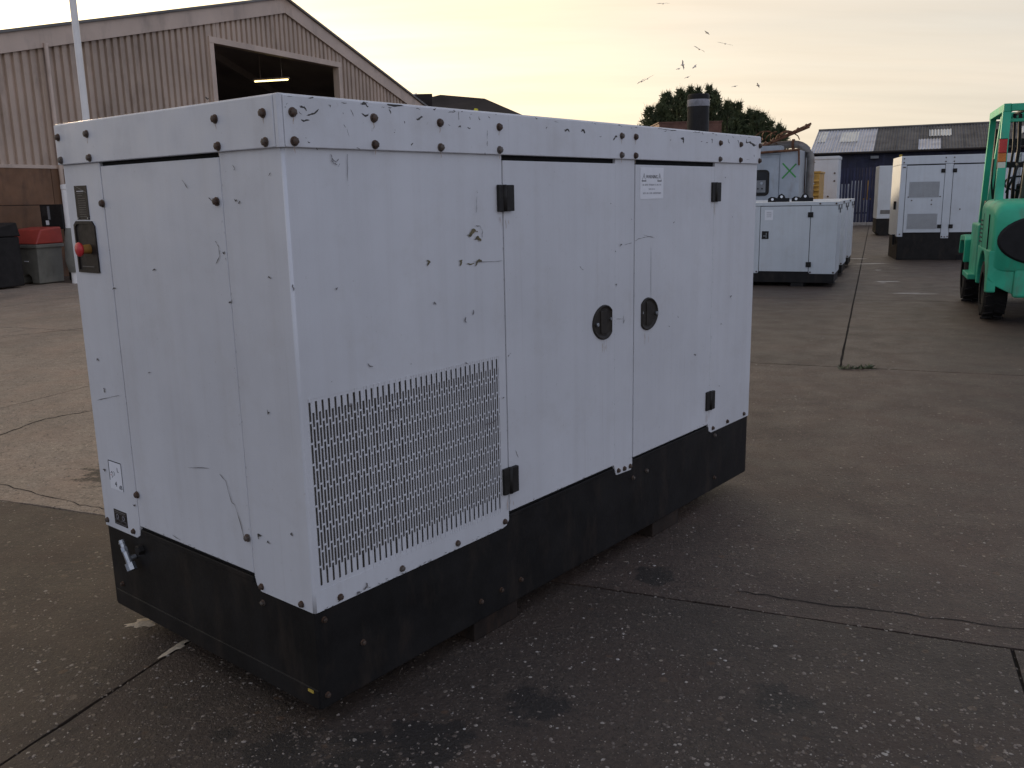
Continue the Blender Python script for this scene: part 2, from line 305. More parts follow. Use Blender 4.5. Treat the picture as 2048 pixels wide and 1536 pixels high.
# ------------------------------------------------------------------ geometry helpers
class MB:
    def __init__(self): self.v = []; self.f = []
    def add(self, vs, fs):
        o = len(self.v); self.v += [tuple(x) for x in vs]; self.f += [tuple(i + o for i in q) for q in fs]; return self
    def box(self, x0, y0, z0, x1, y1, z1):
        return self.add([(x0,y0,z0),(x1,y0,z0),(x1,y1,z0),(x0,y1,z0),(x0,y0,z1),(x1,y0,z1),(x1,y1,z1),(x0,y1,z1)],
                        [(3,2,1,0),(4,5,6,7),(0,1,5,4),(1,2,6,5),(2,3,7,6),(3,0,4,7)])
    def quad(self, *p): return self.add(p, [tuple(range(len(p)))])
    def prism(self, poly, vec):
        n = len(poly); vec = Vector(vec); p2 = [tuple(Vector(q) + vec) for q in poly]
        fs = [tuple(range(n)), tuple(range(2*n-1, n-1, -1))] + [(i, (i+1) % n, n + (i+1) % n, n + i) for i in range(n)]
        return self.add(list(poly) + p2, fs)
    def cyl(self, p0, p1, r0, r1=None, n=16, caps=True):
        r1 = r0 if r1 is None else r1
        p0 = Vector(p0); p1 = Vector(p1); a = (p1 - p0).normalized()
        t = Vector((0, 0, 1)) if abs(a.z) < 0.9 else Vector((1, 0, 0))
        s = a.cross(t).normalized(); u = a.cross(s)
        vs = []
        for p, r in ((p0, r0), (p1, r1)):
            for i in range(n):
                q = 2 * math.pi * i / n; vs.append(p + s * (r * math.cos(q)) + u * (r * math.sin(q)))
        fs = [(i, (i+1) % n, n + (i+1) % n, n + i) for i in range(n)]
        if caps: fs += [tuple(range(n-1, -1, -1)), tuple(range(n, 2*n))]
        return self.add(vs, fs)
    def tube(self, pts, r, n=10):
        pts = [Vector(p) for p in pts]; rings = []
        for i, p in enumerate(pts):
            a = (pts[min(i+1, len(pts)-1)] - pts[max(i-1, 0)]).normalized()
            t = Vector((0, 0, 1)) if abs(a.z) < 0.9 else Vector((0, 1, 0))
            s = a.cross(t).normalized(); u = a.cross(s)
            rr = r[i] if isinstance(r, (list, tuple)) else r
            rings.append([p + s * (rr * math.cos(2*math.pi*k/n)) + u * (rr * math.sin(2*math.pi*k/n)) for k in range(n)])
        vs = [q for g in rings for q in g]; fs = []
        for i in range(len(pts)-1):
            for k in range(n): fs.append((i*n+k, i*n+(k+1) % n, (i+1)*n+(k+1) % n, (i+1)*n+k))
        fs += [tuple(range(n-1, -1, -1)), tuple(range((len(pts)-1)*n, len(pts)*n))]
        return self.add(vs, fs)
    def lathe(self, prof, n=24, origin=(0,0,0), axis='Z'):
        vs = []; o = Vector(origin)
        for r, h in prof:
            for k in range(n):
                a = 2*math.pi*k/n; x, y = r*math.cos(a), r*math.sin(a)
                q = {'Z': (x, y, h), 'Y': (x, h, y), 'X': (h, x, y)}[axis]; vs.append(o + Vector(q))
        fs = []
        for i in range(len(prof)-1):
            for k in range(n): fs.append((i*n+k, i*n+(k+1) % n, (i+1)*n+(k+1) % n, (i+1)*n+k))
        return self.add(vs, fs)
    def mesh(self, name, mat, smooth=False, weld=False):
        me = bpy.data.meshes.new(name); me.from_pydata(self.v, [], self.f); me.update()
        bm = bmesh.new(); bm.from_mesh(me)
        if weld: bmesh.ops.remove_doubles(bm, verts=bm.verts, dist=1e-5)
        bmesh.ops.recalc_face_normals(bm, faces=bm.faces); bm.to_mesh(me); bm.free()
        if smooth:
            for p in me.polygons: p.use_smooth = True
        me.materials.append(MATS[mat]); return me
    def build(self, name, mat, parent=None, bevel=0.0, smooth=False, seg=2, weld=False):
        return put(name, self.mesh(name, mat, smooth, weld), parent, bevel, seg)
def put(name, me, parent=None, bevel=0.0, seg=2, loc=None, rot=None):
    o = bpy.data.objects.new(name, me); col.objects.link(o); o.parent = parent
    if loc is not None: o.location = loc
    if rot is not None: o.rotation_euler = rot
    if bevel:
        b = o.modifiers.new('bevel', 'BEVEL'); b.width = bevel; b.segments = seg; b.limit_method = 'ANGLE'; b.angle_limit = R(40)
        b.harden_normals = False
    return o
def tag(o, label=None, cat=None, group=None, kind=None):
    for k, v in (('label', label), ('category', cat), ('group', group), ('kind', kind)):
        if v: o[k] = v
    return o
def thing(name, label, cat, loc=(0,0,0), rz=0.0, group=None):
    o = bpy.data.objects.new(name, None); o.empty_display_size = 0.3; col.objects.link(o)
    o.location = loc; o.rotation_euler = (0, 0, rz)
    return tag(o, label, cat, group)
def copy_tree(o, parent=None):
    c = o.copy(); col.objects.link(c); c.parent = parent
    for ch in list(o.children): copy_tree(ch, c)
    return c
def text_mesh(name, body, size, mat, parent, loc, rot, sx=1.0, align='CENTER', bold=0.0):
    cu = bpy.data.curves.new(name, 'FONT'); cu.body = body; cu.size = size; cu.align_x = align; cu.align_y = 'CENTER'
    cu.extrude = 0.0002; cu.offset = bold
    t = bpy.data.objects.new(name + '_tmp', cu); col.objects.link(t)
    dg = bpy.context.evaluated_depsgraph_get()
    me = bpy.data.meshes.new_from_object(t.evaluated_get(dg)); bpy.data.objects.remove(t); bpy.data.curves.remove(cu)
    me.name = name; me.materials.clear(); me.materials.append(MATS[mat])
    for v in me.vertices: v.co.x *= sx
    return put(name, me, parent, loc=loc, rot=rot)
RL = (R(90), 0, R(-90))      # text / plate frame on a face whose normal is -X
RR = (R(90), 0, 0)           # ... on a face whose normal is -Y
# ------------------------------------------------------------------ ground: concrete bays on a wide sheet
GA = R(-22.0)                                  # bay grid direction
ga = Vector((math.cos(GA), math.sin(GA), 0)); gb = Vector((-math.sin(GA), math.cos(GA), 0))
mb = MB(); mb.quad((-900,-300,-0.03),(900,-300,-0.03),(900,1500,-0.03),(-900,1500,-0.03))
ground = mb.build('ground', 'ground_earth'); tag(ground, 'concrete yard surface of large worn bays', None, None, 'structure')
mb = MB(); mb.quad(*[tuple(ga*a + gb*b + Vector((0,0,-0.012))) for a, b in ((-34,-8),(34,-8),(34,60),(-34,60))])
mb.build('joint_filler', 'joint_dark', ground)
rows = [(-7.7, -2.09, [-31.4,-20,-8.4,-5.4,-2.4,0.6,3.6,6.6,20,33]),
        (-2.09, 3.53, [-33,-20,-8.42,-5.42,-2.42,0.57,3.57,6.57,20,33]),
        (3.53, 9.15, [-33,-22,-11,-6.9,-2.42,4.6,9.1,20,33]),
        (9.15, 15.0, [-33,-22,-14,-9.3,-4.75,-0.23,4.3,8.8,20,33]),
        (15.0, 21.0, [-33,-22,-14,-9.3,-4.75,-0.23,4.3,8.8,20,33]),
        (21.0, 27.0, [-33,-22,-14,-9.3,-4.75,-0.23,4.3,8.8,20,33]),
        (27.0, 42.0, [-33,-14,-4.75,-0.23,8.8,33]), (42.0, 59.0, [-33,-14,-0.23,33])]
rg = random.Random(3)
for ri, (b0, b1, cuts) in enumerate(rows):
    for a0, a1 in zip(cuts[:-1], cuts[1:]):
        g = 0.007 if b0 < 9 else 0.011
        # slightly ragged arrises
        def edge(p, q, n):
            return [p + (q - p) * (i / n) for i in range(n)]
        c4 = [Vector((a0+g, b0+g)), Vector((a1-g, b0+g)), Vector((a1-g, b1-g)), Vector((a0+g, b1-g))]
        pts = []
        for i in range(4):
            L_ = (c4[(i+1) % 4] - c4[i]).length
            n = max(2, min(60, int(L_ / 0.12))) if b0 < 15 else 2
            for k, q in enumerate(edge(c4[i], c4[(i+1) % 4], n)):
                j = 0.004 if k else 0.0
                pts.append(Vector((q.x + rg.uniform(-j, j), q.y + rg.uniform(-j, j))))
        mb = MB()
        top = [tuple(ga*q.x + gb*q.y) for q in pts]
        n = len(top); low = [(x, y, -0.02) for x, y, z in top]
        mb.add(top + low, [tuple(range(n))] + [(i, n+i, n+(i+1) % n, (i+1) % n) for i in range(n)])
        mat = 'concrete_a' if b0 < 3 else (('concrete_sheen' if a1 < -2 else 'concrete_b') if b0 < 9 else ('concrete_sheen' if a1 < -9 and b0 < 15 else 'concrete_c'))  # left bays take the paler colour with the painted sheen
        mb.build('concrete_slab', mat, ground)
# a crack across one bay and a shallow trench line beside the joint
def crack(pts, w, name='crack'):
    mb = MB(); L_ = []; Rr_ = []
    fine = []
    for p, q in zip(pts[:-1], pts[1:]):
        for i in range(10): fine.append(Vector(p).lerp(Vector(q), i/10))
    fine.append(Vector(pts[-1]))
    for i, p in enumerate(fine):
        a = (fine[min(i+1, len(fine)-1)] - fine[max(i-1, 0)]).normalized(); nrm = Vector((-a.y, a.x))
        j = rg.uniform(-0.012, 0.012); ww = w * rg.uniform(0.4, 1.2)
        L_.append((p.x + nrm.x*(j+ww), p.y + nrm.y*(j+ww), 0.0015)); Rr_.append((p.x + nrm.x*(j-ww), p.y + nrm.y*(j-ww), 0.0015))
    n = len(fine)
    mb.add(L_ + Rr_, [(i, i+1, n+i+1, n+i) for i in range(n-1)])
    mb.build(name, 'joint_dark', ground)
crack([(-4.6,6.1),(-3.9,6.58),(-3.81,7.07),(-3.54,7.33),(-3.2,7.9),(-2.6,8.3)], 0.009)
crack([(-3.9,5.75),(-3.22,5.35),(-2.51,4.92),(-2.1,4.75)], 0.004)
crack([(-7.6,11.6),(-6.6,12.0),(-5.6,12.9)], 0.010)
crack([(0.95,3.60),(1.35,3.43),(1.95,3.22),(2.6,2.98)], 0.004)
# exposed aggregate: real pebbles standing a few millimetres proud of the nearer bays
m, nt_, b_ = new_mat('pebble')
vv = N(nt_, 'ShaderNodeTexVoronoi'); vv.inputs['Scale'].default_value = 40; nt_.links.new(objco(nt_), vv.inputs['Vector'])
sc_ = N(nt_, 'ShaderNodeSeparateColor'); nt_.links.new(vv.outputs['Color'], sc_.inputs[0])
nt_.links.new(ramp(nt_, sc_.outputs[0], [(0.0, (0.055, 0.042, 0.034)), (0.45, (0.12, 0.095, 0.075)), (0.8, (0.24, 0.20, 0.165)), (0.95, (0.33, 0.295, 0.25)), (1.0, (0.44, 0.41, 0.37))]), b_.inputs['Base Color'])
b_.inputs['Roughness'].default_value = 0.55
rpb = random.Random(17); mb = MB(); cnt = 0
while cnt < 21000:
    d_ = 2.2 + 9.0*rpb.random()**1.7; th = rpb.uniform(-0.58, 0.58)
    x_, y_ = d_*math.tan(th), d_
    dens = 0.5 + 0.5*math.sin(x_*2.3+1.7*math.sin(y_*1.9))*math.sin(y_*2.9+x_*0.7)
    if rpb.random() > 0.35 + 0.65*dens: continue
    cnt += 1
    big_ = rpb.random()**3; rx = 0.0028 + 0.0085*big_; ry = rx*rpb.uniform(0.5, 0.95); hh = 0.0009 + 0.0022*big_*rpb.random(); a_ = rpb.uniform(0, math.pi)
    ca, sa_ = math.cos(a_), math.sin(a_); o_ = len(mb.v)
    for k_ in range(6):
        q_ = k_*math.pi/3; px, py = rx*math.cos(q_)*rpb.uniform(0.8,1.1), ry*math.sin(q_)*rpb.uniform(0.8,1.1)
        mb.v.append((x_+px*ca-py*sa_, y_+px*sa_+py*ca, -0.0004))
    for k_ in range(6):
        q_ = k_*math.pi/3+0.3; px, py = 0.6*rx*math.cos(q_), 0.6*ry*math.sin(q_)
        mb.v.append((x_+px*ca-py*sa_, y_+px*sa_+py*ca, hh))
    for k_ in range(6): mb.f.append((o_+k_, o_+(k_+1)%6, o_+6+(k_+1)%6, o_+6+k_))
    mb.f.append(tuple(o_+6+k_ for k_ in range(6)))
tag(mb.build('exposed_aggregate', 'pebble', ground, smooth=True), kind='stuff')
# white paint remains on the yard
def blot(name, c, l, wd, ang, mat, parent, z=0.004, seed=1):
    r = random.Random(seed); n = 18; pts = []
    for i in range(n):
        a = 2*math.pi*i/n; k = r.uniform(0.55, 1.15)
        x, y = math.cos(a)*l/2*k, math.sin(a)*wd/2*k
        pts.append((c[0] + x*math.cos(ang) - y*math.sin(ang), c[1] + x*math.sin(ang) + y*math.cos(ang), z))
    mb = MB(); mb.quad(*pts); return mb.build(name, mat, parent)
for i, (c, l, wd) in enumerate([((6.55,14.75),0.42,0.10),((7.05,16.72),0.50,0.12),((6.75,14.6),0.5,0.05),((8.4,20.9),0.9,0.16),((8.55,22.6),0.95,0.2),((6.9,16.5),0.12,0.07),((7.9,19.2),0.15,0.08)]):
    blot('paint_mark', c, l, wd, R(-8), 'road_paint', ground, seed=i)
# ------------------------------------------------------------------ the big white generator set
GZ = 0.085
L, Wd, HT = 3.154, 1.331, 1.90
gen = thing('generator', 'large weathered white enclosed generator with black base and slotted vent, two oval door handles', 'generator', (-0.633, 2.595, 0), 0.88295)
def P_R(u, out, z): return (u, -out, z + GZ)
def P_L(v, out, z): return (-out, v, z + GZ)
def plate(face, poly, t, out, name, mat, bevel=0.002, parent=gen):
    F = P_R if face == 'R' else P_L
    vec = (0, t, 0) if face == 'R' else (t, 0, 0)
    return MB().prism([F(a, out, z) for a, z in poly], vec).build(name, mat, parent, bevel)
def rect(a0, z0, a1, z1): return [(a0, z0), (a1, z0), (a1, z1), (a0, z1)]
T = 0.014
zb, zt = 0.338, 1.7575
# inner body
MB().box(0.012, 0.035, GZ+0.30, L-0.012, Wd-0.012, GZ+1.80).build('inner_body', 'core_black', gen)
MB().box(0.0125, 0.0125, GZ+1.02, L-0.0125, 0.036, GZ+1.80).build('inner_skin', 'core_black', gen)
MB().box(0.93, 0.0125, GZ+0.30, L-0.0125, 0.036, GZ+1.019).build('inner_skin', 'core_black', gen)
# end (left) face
plate('L', [(1.0550,zt),(1.331,zt),(1.331,zb),(1.085,zb),(1.062,0.352),(1.0555,0.39)], T, 0.0, 'side_panel', 'canopy_white')
plate('L', rect(0.3125,0.394,1.0495,1.7435), T, 0.0004, 'end_door', 'canopy_white', 0.003)
# wrap-round corner panel with the vent opening
r_ = 0.009
mb = MB()
arc = [(r_ - r_*math.cos(a), r_ - r_*math.sin(a)) for a in [i*math.pi/2/6 for i in range(7)]]   # (0,r) -> (r,0)
GX0, GX1, GY0, GY1 = 0.0265, 0.9205, 0.408, 1.0225
def strip(p, q, z0, z1): mb.quad((p[0],p[1],z0+GZ),(q[0],q[1],z0+GZ),(q[0],q[1],z1+GZ),(p[0],p[1],z1+GZ))
zs = [zb, GY0, GY1, zt]
for z0, z1 in zip(zs[:-1], zs[1:]):
    for p, q in zip(arc[:-1], arc[1:]): strip(p, q, z0, z1)
    strip((0.0,0.279),(0.0,r_), z0, z1)
    if z0 >= 0.40: strip((0.0,0.3095),(0.0,0.279), z0, z1)
    strip((r_,0.0),(GX0,0.0), z0, z1)
    if z0 != GY0: strip((GX0,0.0),(GX1,0.0), z0, z1)
    if z0 >= 0.40: strip((GX1,0.0),(0.9615,0.0), z0, z1)
mb.quad((0,0.279,zb+GZ),(0,0.279,GY0+GZ),(0,0.3095,GY0+GZ),(0,0.3095,0.385+GZ),(0,0.300,0.355+GZ))
mb.quad((GX1,0,zb+GZ),(0.944,0,zb+0.004+GZ),(0.9615,0,0.362+GZ),(0.9615,0,GY0+GZ),(GX1,0,GY0+GZ))
cp = mb.build('corner_panel', 'canopy_white', gen, 0, weld=True)
for p in cp.data.polygons: p.use_smooth = abs(p.normal.x) > 0.02 and abs(p.normal.y) > 0.02
so = cp.modifiers.new('thick', 'SOLIDIFY'); so.thickness = 0.006; so.offset = -1
if cp.data.polygons[0].normal.dot(Vector((-1,-1,0))) < 0: so.offset = 1
# slotted vent sheet: 72 columns of slots, real openings
mb = MB()
def gq(u0, z0, u1, z1): mb.quad((u0,0.0008,z0+GZ),(u1,0.0008,z0+GZ),(u1,0.0008,z1+GZ),(u0,0.0008,z1+GZ))
sw = 0.0085
prev = GX0 - 0.004
ncol = 72
for i in range(ncol):
    u = 0.0347 + i*0.012465
    a, b = u - sw/2, u + sw/2
    gq(prev, GY0-0.004, a, GY1+0.004); prev = b
    if i % 2 == 0:
        top, pitch, sl, cnt = 1.0135, 0.0664, 0.0600, 9
        slots = [(top - k*pitch - sl, top - k*pitch) for k in range(cnt)]
    else:
        slots = [(0.935, 0.979)] + [(0.9285 - k*0.0664 - 0.060, 0.9285 - k*0.0664) for k in range(7)]
    z = GY1 + 0.004
    for s0, s1 in slots:
        gq(a, s1, b, z); z = s0
    gq(a, GY0-0.004, b, z)
gq(prev, GY0-0.004, GX1+0.004, GY1+0.004)
gr = mb.build('vent_sheet', 'canopy_white', gen, weld=False)
so = gr.modifiers.new('thick', 'SOLIDIFY'); so.thickness = 0.002; so.offset = -1
# filter mesh behind the slots
mb = MB(); mb.quad((0.0235,0.0070,GZ+0.40),(0.925,0.0070,GZ+0.40),(0.925,0.0070,GZ+1.03),(0.0235,0.0070,GZ+1.03))
mb.build('filter_mesh', 'backing_mesh', gen)
# long (right) face
plate('R', rect(0.9665,0.3955,1.7195,1.7385), T, 0.003, 'side_door', 'canopy_white', 0.003)
plate('R', [(1.7215,zt),(1.879,zt),(1.879,0.355),(1.868,0.336),(1.742,0.342),(1.7215,0.392)], T, 0.0005, 'door_pillar', 'canopy_white')
plate('R', rect(1.8845,0.3935,2.6455,1.7365), T, 0.003, 'side_door', 'canopy_white', 0.003)
plate('R', [(2.6505,zt),(L,zt),(L,zb),(2.685,zb),(2.662,0.350),(2.6505,0.385)], T, 0.0, 'end_panel', 'canopy_white')
# far faces
MB().box(0.003, Wd-0.013, GZ+zb, L-0.003, Wd, GZ+zt).build('back_panel', 'canopy_white', gen, 0.002)
MB().box(L-0.013, 0.016, GZ+zb, L, Wd-0.014, GZ+zt).build('far_end_panel', 'canopy_white', gen, 0.002)
# roof tray: four fascia plates, a corner post and the top sheet
e = 0.0126
fz0, fz1 = GZ+zt, GZ+HT
MB().box(-e, 0.014, fz0, 0.012, Wd+e, fz1).build('fascia', 'canopy_white', gen, 0.003, seg=3)
MB().box(0.004, -e, fz0, L+e, 0.0122, fz1-0.0005).build('fascia', 'canopy_white', gen, 0.003, seg=3)
MB().box(0.0125, Wd-0.005, fz0, L+e-0.0005, Wd+e-0.0005, fz1).build('fascia', 'canopy_white', gen, 0.003)
MB().box(L-0.004, 0.0125, fz0, L+e-0.001, Wd-0.0055, fz1).build('fascia', 'canopy_white', gen, 0.003)
arc2 = [(-e+0.012 - 0.010*math.cos(a), -e+0.012 - 0.010*math.sin(a)) for a in [i*math.pi/2/5 for i in range(6)]]
MB().prism([(x, y, fz0) for x, y in arc2] + [(0.0025,-e+0.002,fz0),(0.0025,0.012,fz0),(-e+0.002,0.012,fz0)], (0,0,HT-zt+0.002)).build('corner_post', 'canopy_white', gen, 0.001)
MB().box(-e+0.004, -e+0.004, fz1-0.012, L+e-0.004, Wd+e-0.004, fz1+0.0035).build('roof_sheet', 'canopy_white', gen, 0.003, seg=3)
# black base frame
bi = 0.004
MB().box(bi, bi, GZ, L-bi, Wd-bi, GZ+0.378).build('base_frame', 'base_black', gen, 0.006)
MB().box(0.0005, 0.012, GZ+0.0, bi+0.01, Wd-0.02, GZ+0.068).build('base_flange', 'base_black', gen, 0.003)
MB().box(0.0015, 0.32, GZ+0.360, 0.012, 1.045, GZ+0.379).build('base_lip', 'base_black', gen, 0.002)
MB().box(0.97, 0.0015, GZ+0.366, 1.715, 0.012, GZ+0.381).build('base_lip', 'base_black', gen, 0.002)
MB().box(1.885, 0.0015, GZ+0.366, 2.64, 0.012, GZ+0.381).build('base_lip', 'base_black', gen, 0.002)
for u in (0.76, 2.11):
    o = MB().box(u, 0.02, 0.0, u+0.268, Wd-0.02, GZ+0.002).build('fork_skid', 'skid_brown', gen, 0.004)
# bolts
def bolt_mesh(name, r, h, mat='bolt_rust'):
    mb = MB(); mb.lathe([(r*1.0,0),(r*1.0,h*0.22),(r*0.80,h*0.26),(0.0001,h*0.26)], 18)
    hexr = r*0.80
    pts = [(hexr*math.cos(i*math.pi/3), hexr*math.sin(i*math.pi/3)) for i in range(6)]
    mb.prism([(x,y,h*0.2) for x, y in pts], (0,0,h*0.62))
    mb.lathe([(hexr*0.86,h*0.80),(hexr*0.70,h*0.95),(hexr*0.35,h*1.02),(0.0001,h*1.05)], 12)
    return mb.mesh(name, mat)
BM = bolt_mesh('bolt', 0.0138, 0.0125); BS = bolt_mesh('bolt', 0.0115, 0.011); BB = bolt_mesh('bolt', 0.0105, 0.012, 'bolt_rust')
rb = random.Random(11)
def bolts(face, lst, me, out):
    for a, z in lst:
        p = P_R(a, out, z) if face == 'R' else P_L(a, out, z)
        q = (Matrix.Rotation(R(90), 4, 'X') if face == 'R' else Matrix.Rotation(R(-90), 4, 'Y')) @ Matrix.Rotation(rb.uniform(0, 1.0), 4, 'Z')
        put('bolt', me, gen, loc=p, rot=q.to_euler())
zf, zg = 1.853, 1.774
bolts('L', [(1.315,zf+.003),(1.095,zf+.003),(1.312,zg),(1.093,zg),(0.296,zf),(0.292,zg),(0.059,zf),(0.056,zg)], BM, e)
bolts('R', [(u, z) for u in (0.034,0.339,0.632,0.938,1.752,1.865,2.677,2.912,3.150) for z in (zf, zg)], BM, e)
bolts('L', [(1.056,1.614),(0.340,1.612),(1.040,0.524),(0.328,0.517)], BM, 0.003)
bolts('L', [(1.309,0.364),(1.104,0.361),(0.274,0.357),(0.063,0.355)], BS, 0.0)
bolts('R', [(0.103,0.358),(0.378,0.360),(0.661,0.361),(0.934,0.362),(2.702,0.360),(2.876,0.361),(3.087,0.362),(1.756,0.361),(1.807,0.358),(1.858,0.357)], BS, 0.0005)
bolts('L', [(1.25,0.101),(0.279,0.297)], BB, -bi)
bolts('R', [(0.036,0.305),(0.189,0.162),(1.892,0.290),(2.016,0.293),(2.734,0.312),(2.742,0.069),(1.032,0.083),(0.908,0.083),(0.785,0.081),(0.03,0.045)], BB, -bi)
# hinges: two leaves and a knuckle
def hinge(u0, u1, z0, z1, us):
    h = MB().box(u0, -0.013, z0+GZ, us-0.004, -0.001, z1+GZ).build('hinge', 'hinge_black', gen, 0.002)
    k = MB().cyl((us,-0.011,z0+GZ),(us,-0.011,z1+GZ),0.0085,n=14).build('knuckle', 'hinge_black', h, 0, True)
    MB().box(us+0.004, -0.019, z0+GZ+0.001, u1, -0.003, z1+GZ-0.001).build('leaf', 'hinge_black', h, 0.002)
hinge(0.930, 1.011, 1.556, 1.652, 0.964); hinge(0.925, 1.006, 0.472, 0.578, 0.964)
hinge(2.610, 2.692, 1.563, 1.660, 2.648); hinge(2.604, 2.686, 0.474, 0.575, 2.648)
# D shaped paddle handles
def handle(uc, zc, flip):
    W2, H2 = 0.083, 0.076
    def outline(k, dz):
        pts = []
        for i in range(48):
            a = 2*math.pi*i/48; x = math.cos(a); y = math.sin(a)
            x = min(x, 0.80) if not flip else max(x, -0.80)
            # slight egg
            yy = y * (1 - 0.10 * (x if flip else -x))
            pts.append((uc + x*W2*k, -(0.003 + dz), zc + yy*H2*k + GZ))
        return pts
    mb = MB(); rings = [outline(1.0,0.0), outline(0.985,0.0065), outline(0.93,0.008), outline(0.87,0.003), outline(0.80,0.0012)]
    n = 48
    for ring in rings: mb.v += ring
    for i in range(len(rings)-1):
        for k in range(n): mb.f.append((i*n+k, i*n+(k+1) % n, (i+1)*n+(k+1) % n, (i+1)*n+k))
    mb.f.append(tuple(range((len(rings)-1)*n, len(rings)*n)))
    h = mb.build('door_handle', 'handle_dark', gen)
    s = -1 if not flip else 1
    MB().prism([(uc+s*-0.022,-0.0045,zc-0.052+GZ),(uc+s*0.020,-0.0045,zc-0.048+GZ),(uc+s*0.024,-0.0045,zc+0.050+GZ),(uc+s*-0.022,-0.0045,zc+0.056+GZ)],(0,-0.004,0)).build('paddle','handle_dark',h,0.002)
    k = uc + s*0.050 if not flip else uc + 0.066
    MB().cyl((k,-0.004,zc-0.004+GZ),(k,-0.014,zc-0.004+GZ),0.0085,n=14).build('lock_barrel','steel',h,0.0015)
    MB().cyl((uc-s*0.058,-0.005,zc+0.010+GZ),(uc-s*0.058,-0.010,zc+0.010+GZ),0.006,n=12).build('screw','steel',h)
handle(1.624, 1.066, False); handle(2.006, 1.062, True)
# warning notice
nb = plate('R', rect(1.9215,1.5865,2.1265,1.7255), 0.0012, 0.0046, 'warning_notice', 'paper', 0)
nb['label'] = 'white paper warning notice'
def ntext(name, body, size, mat, u, z, sx, bold=0.0): return text_mesh(name, body, size, mat, nb, (u, -0.0050, z+GZ), RR, sx, bold=bold)
ntext('lettering', 'WARNING', 0.0215, 'ink', 2.022, 1.684, 0.98, 0.0)
def stroke(name, pts, w, mat, parent, face='R', out=0.0051):
    """thin printed line through (a, z) points"""
    mb = MB(); F = P_R if face == 'R' else P_L
    for (a0, z0), (a1, z1) in zip(pts[:-1], pts[1:]):
        d = Vector((a1-a0, z1-z0)); 
        if d.length < 1e-6: continue
        n = Vector((-d.y, d.x)).normalized() * w/2
        mb.quad(F(a0+n.x,out,z0+n.y),F(a1+n.x,out,z1+n.y),F(a1-n.x,out,z1-n.y),F(a0-n.x,out,z0-n.y))
    return mb.build(name, mat, parent)
for u in (1.953, 2.090):
    stroke('warning_triangle', [(u-0.017,1.667),(u,1.699),(u+0.017,1.667)], 0.0016, 'ink', nb)
    stroke('warning_triangle', [(u-0.019,1.666),(u+0.019,1.666)], 0.0040, 'ink', nb)
    stroke('warning_mark', [(u,1.690),(u,1.677)], 0.0028, 'ink', nb)
rt = random.Random(5)
def squiggle(u0, u1, z, h):
    u = u0; pts = []
    while u < u1:
        if rt.random() < 0.16: u += 0.006
        stroke_pts = [(u, z-h/2), (u+rt.uniform(0,0.002), z+h/2), (u+0.0035, z-h/2*rt.uniform(0.2,1))]
        yield stroke_pts; u += 0.0062
for u0, u1, z, h in ((1.942,2.108,1.649,0.0085),(1.990,2.050,1.630,0.0075),(1.946,2.104,1.612,0.008)):
    mb = MB()
    for pts in squiggle(u0, u1, z, h):
        for (a0, z0), (a1, z1) in zip(pts[:-1], pts[1:]):
            mb.quad(P_R(a0-0.0007,0.0051,z0),P_R(a0+0.0007,0.0051,z0),P_R(a1+0.0007,0.0051,z1),P_R(a1-0.0007,0.0051,z1))
    mb.build('small_print', 'ink_grey', nb)
# instruction plate, stop button in its recess, noise label, rating plate on the end face
ip = plate('L', rect(1.168,1.557,1.262,1.680), 0.0015, 0.002, 'instruction_plate', 'plate_dark', 0)
for z, a0, a1, m_ in ((1.660,1.190,1.245,'paper'),(1.653,1.195,1.245,'plate_line'),(1.644,1.205,1.240,'plate_line')) :
    stroke('printed_line', [(a0,z),(a1,z)], 0.0022, m_, ip, 'L', 0.0024)
for i in range(9):
    stroke('printed_line', [(1.182+rt.uniform(0,0.008),1.634-i*0.0082),(1.246-rt.uniform(0,0.010),1.634-i*0.0082)], 0.0016, 'plate_line', ip, 'L', 0.0024)
stroke('printed_line', [(1.250,1.679),(1.172,1.655)], 0.0022, 'plate_line', ip, 'L', 0.0026)
for a in (1.178,1.252): 
    MB().cyl(P_L(a,0.002,1.562),P_L(a,0.005,1.562),0.003,n=10).build('rivet','steel',ip)
rim = [(1.292,1.362),(1.150,1.362),(1.134,1.364),(1.134,1.533),(1.152,1.552),(1.272,1.552),(1.292,1.538)]
inn = [(1.283,1.372),(1.156,1.372),(1.144,1.374),(1.144,1.526),(1.157,1.541),(1.266,1.541),(1.283,1.530)]
mb = MB(); n = len(rim)
ring = [[P_L(a,0.001,z) for a,z in rim],[P_L(a,0.006,z) for a,z in rim],[P_L(a,0.006,z) for a,z in inn],[P_L(a,0.0012,z) for a,z in inn]]
for q in ring: mb.v += q
for i in range(3):
    for k in range(n): mb.f.append((i*n+k, i*n+(k+1)%n, (i+1)*n+(k+1)%n, (i+1)*n+k))
mb.f.append(tuple(range(3*n,4*n)))
tray = mb.build('stop_recess', 'plate_dark', gen)
sb = MB().cyl(P_L(1.196,0.001,1.450),P_L(1.196,0.030,1.450),0.018,0.016,n=20).build('stop_collar','stop_collar',tray)
sbut = MB().lathe([(0.0001,0.0),(0.014,0.0),(0.024,0.004),(0.0265,0.010),(0.025,0.015),(0.017,0.019),(0.0001,0.021)],28).build('stop_button','stop_red',tray,smooth=True); sbut.rotation_euler = (0,R(-90),0); sbut.location = P_L(1.196,0.030,1.450); sbut['label']='red mushroom stop button'
stroke('bright_line', [(1.255,1.385),(1.165,1.385)], 0.003, 'plate_line', tray, 'L', 0.0068)
nl = plate('L', rect(1.147,0.511,1.248,0.628), 0.001, 0.0012, 'noise_label', 'paper', 0)
stroke('label_border', [(1.2465,0.545),(1.2465,0.6265),(1.1485,0.6265),(1.1485,0.512)], 0.004, 'ink', nl, 'L', 0.0016)
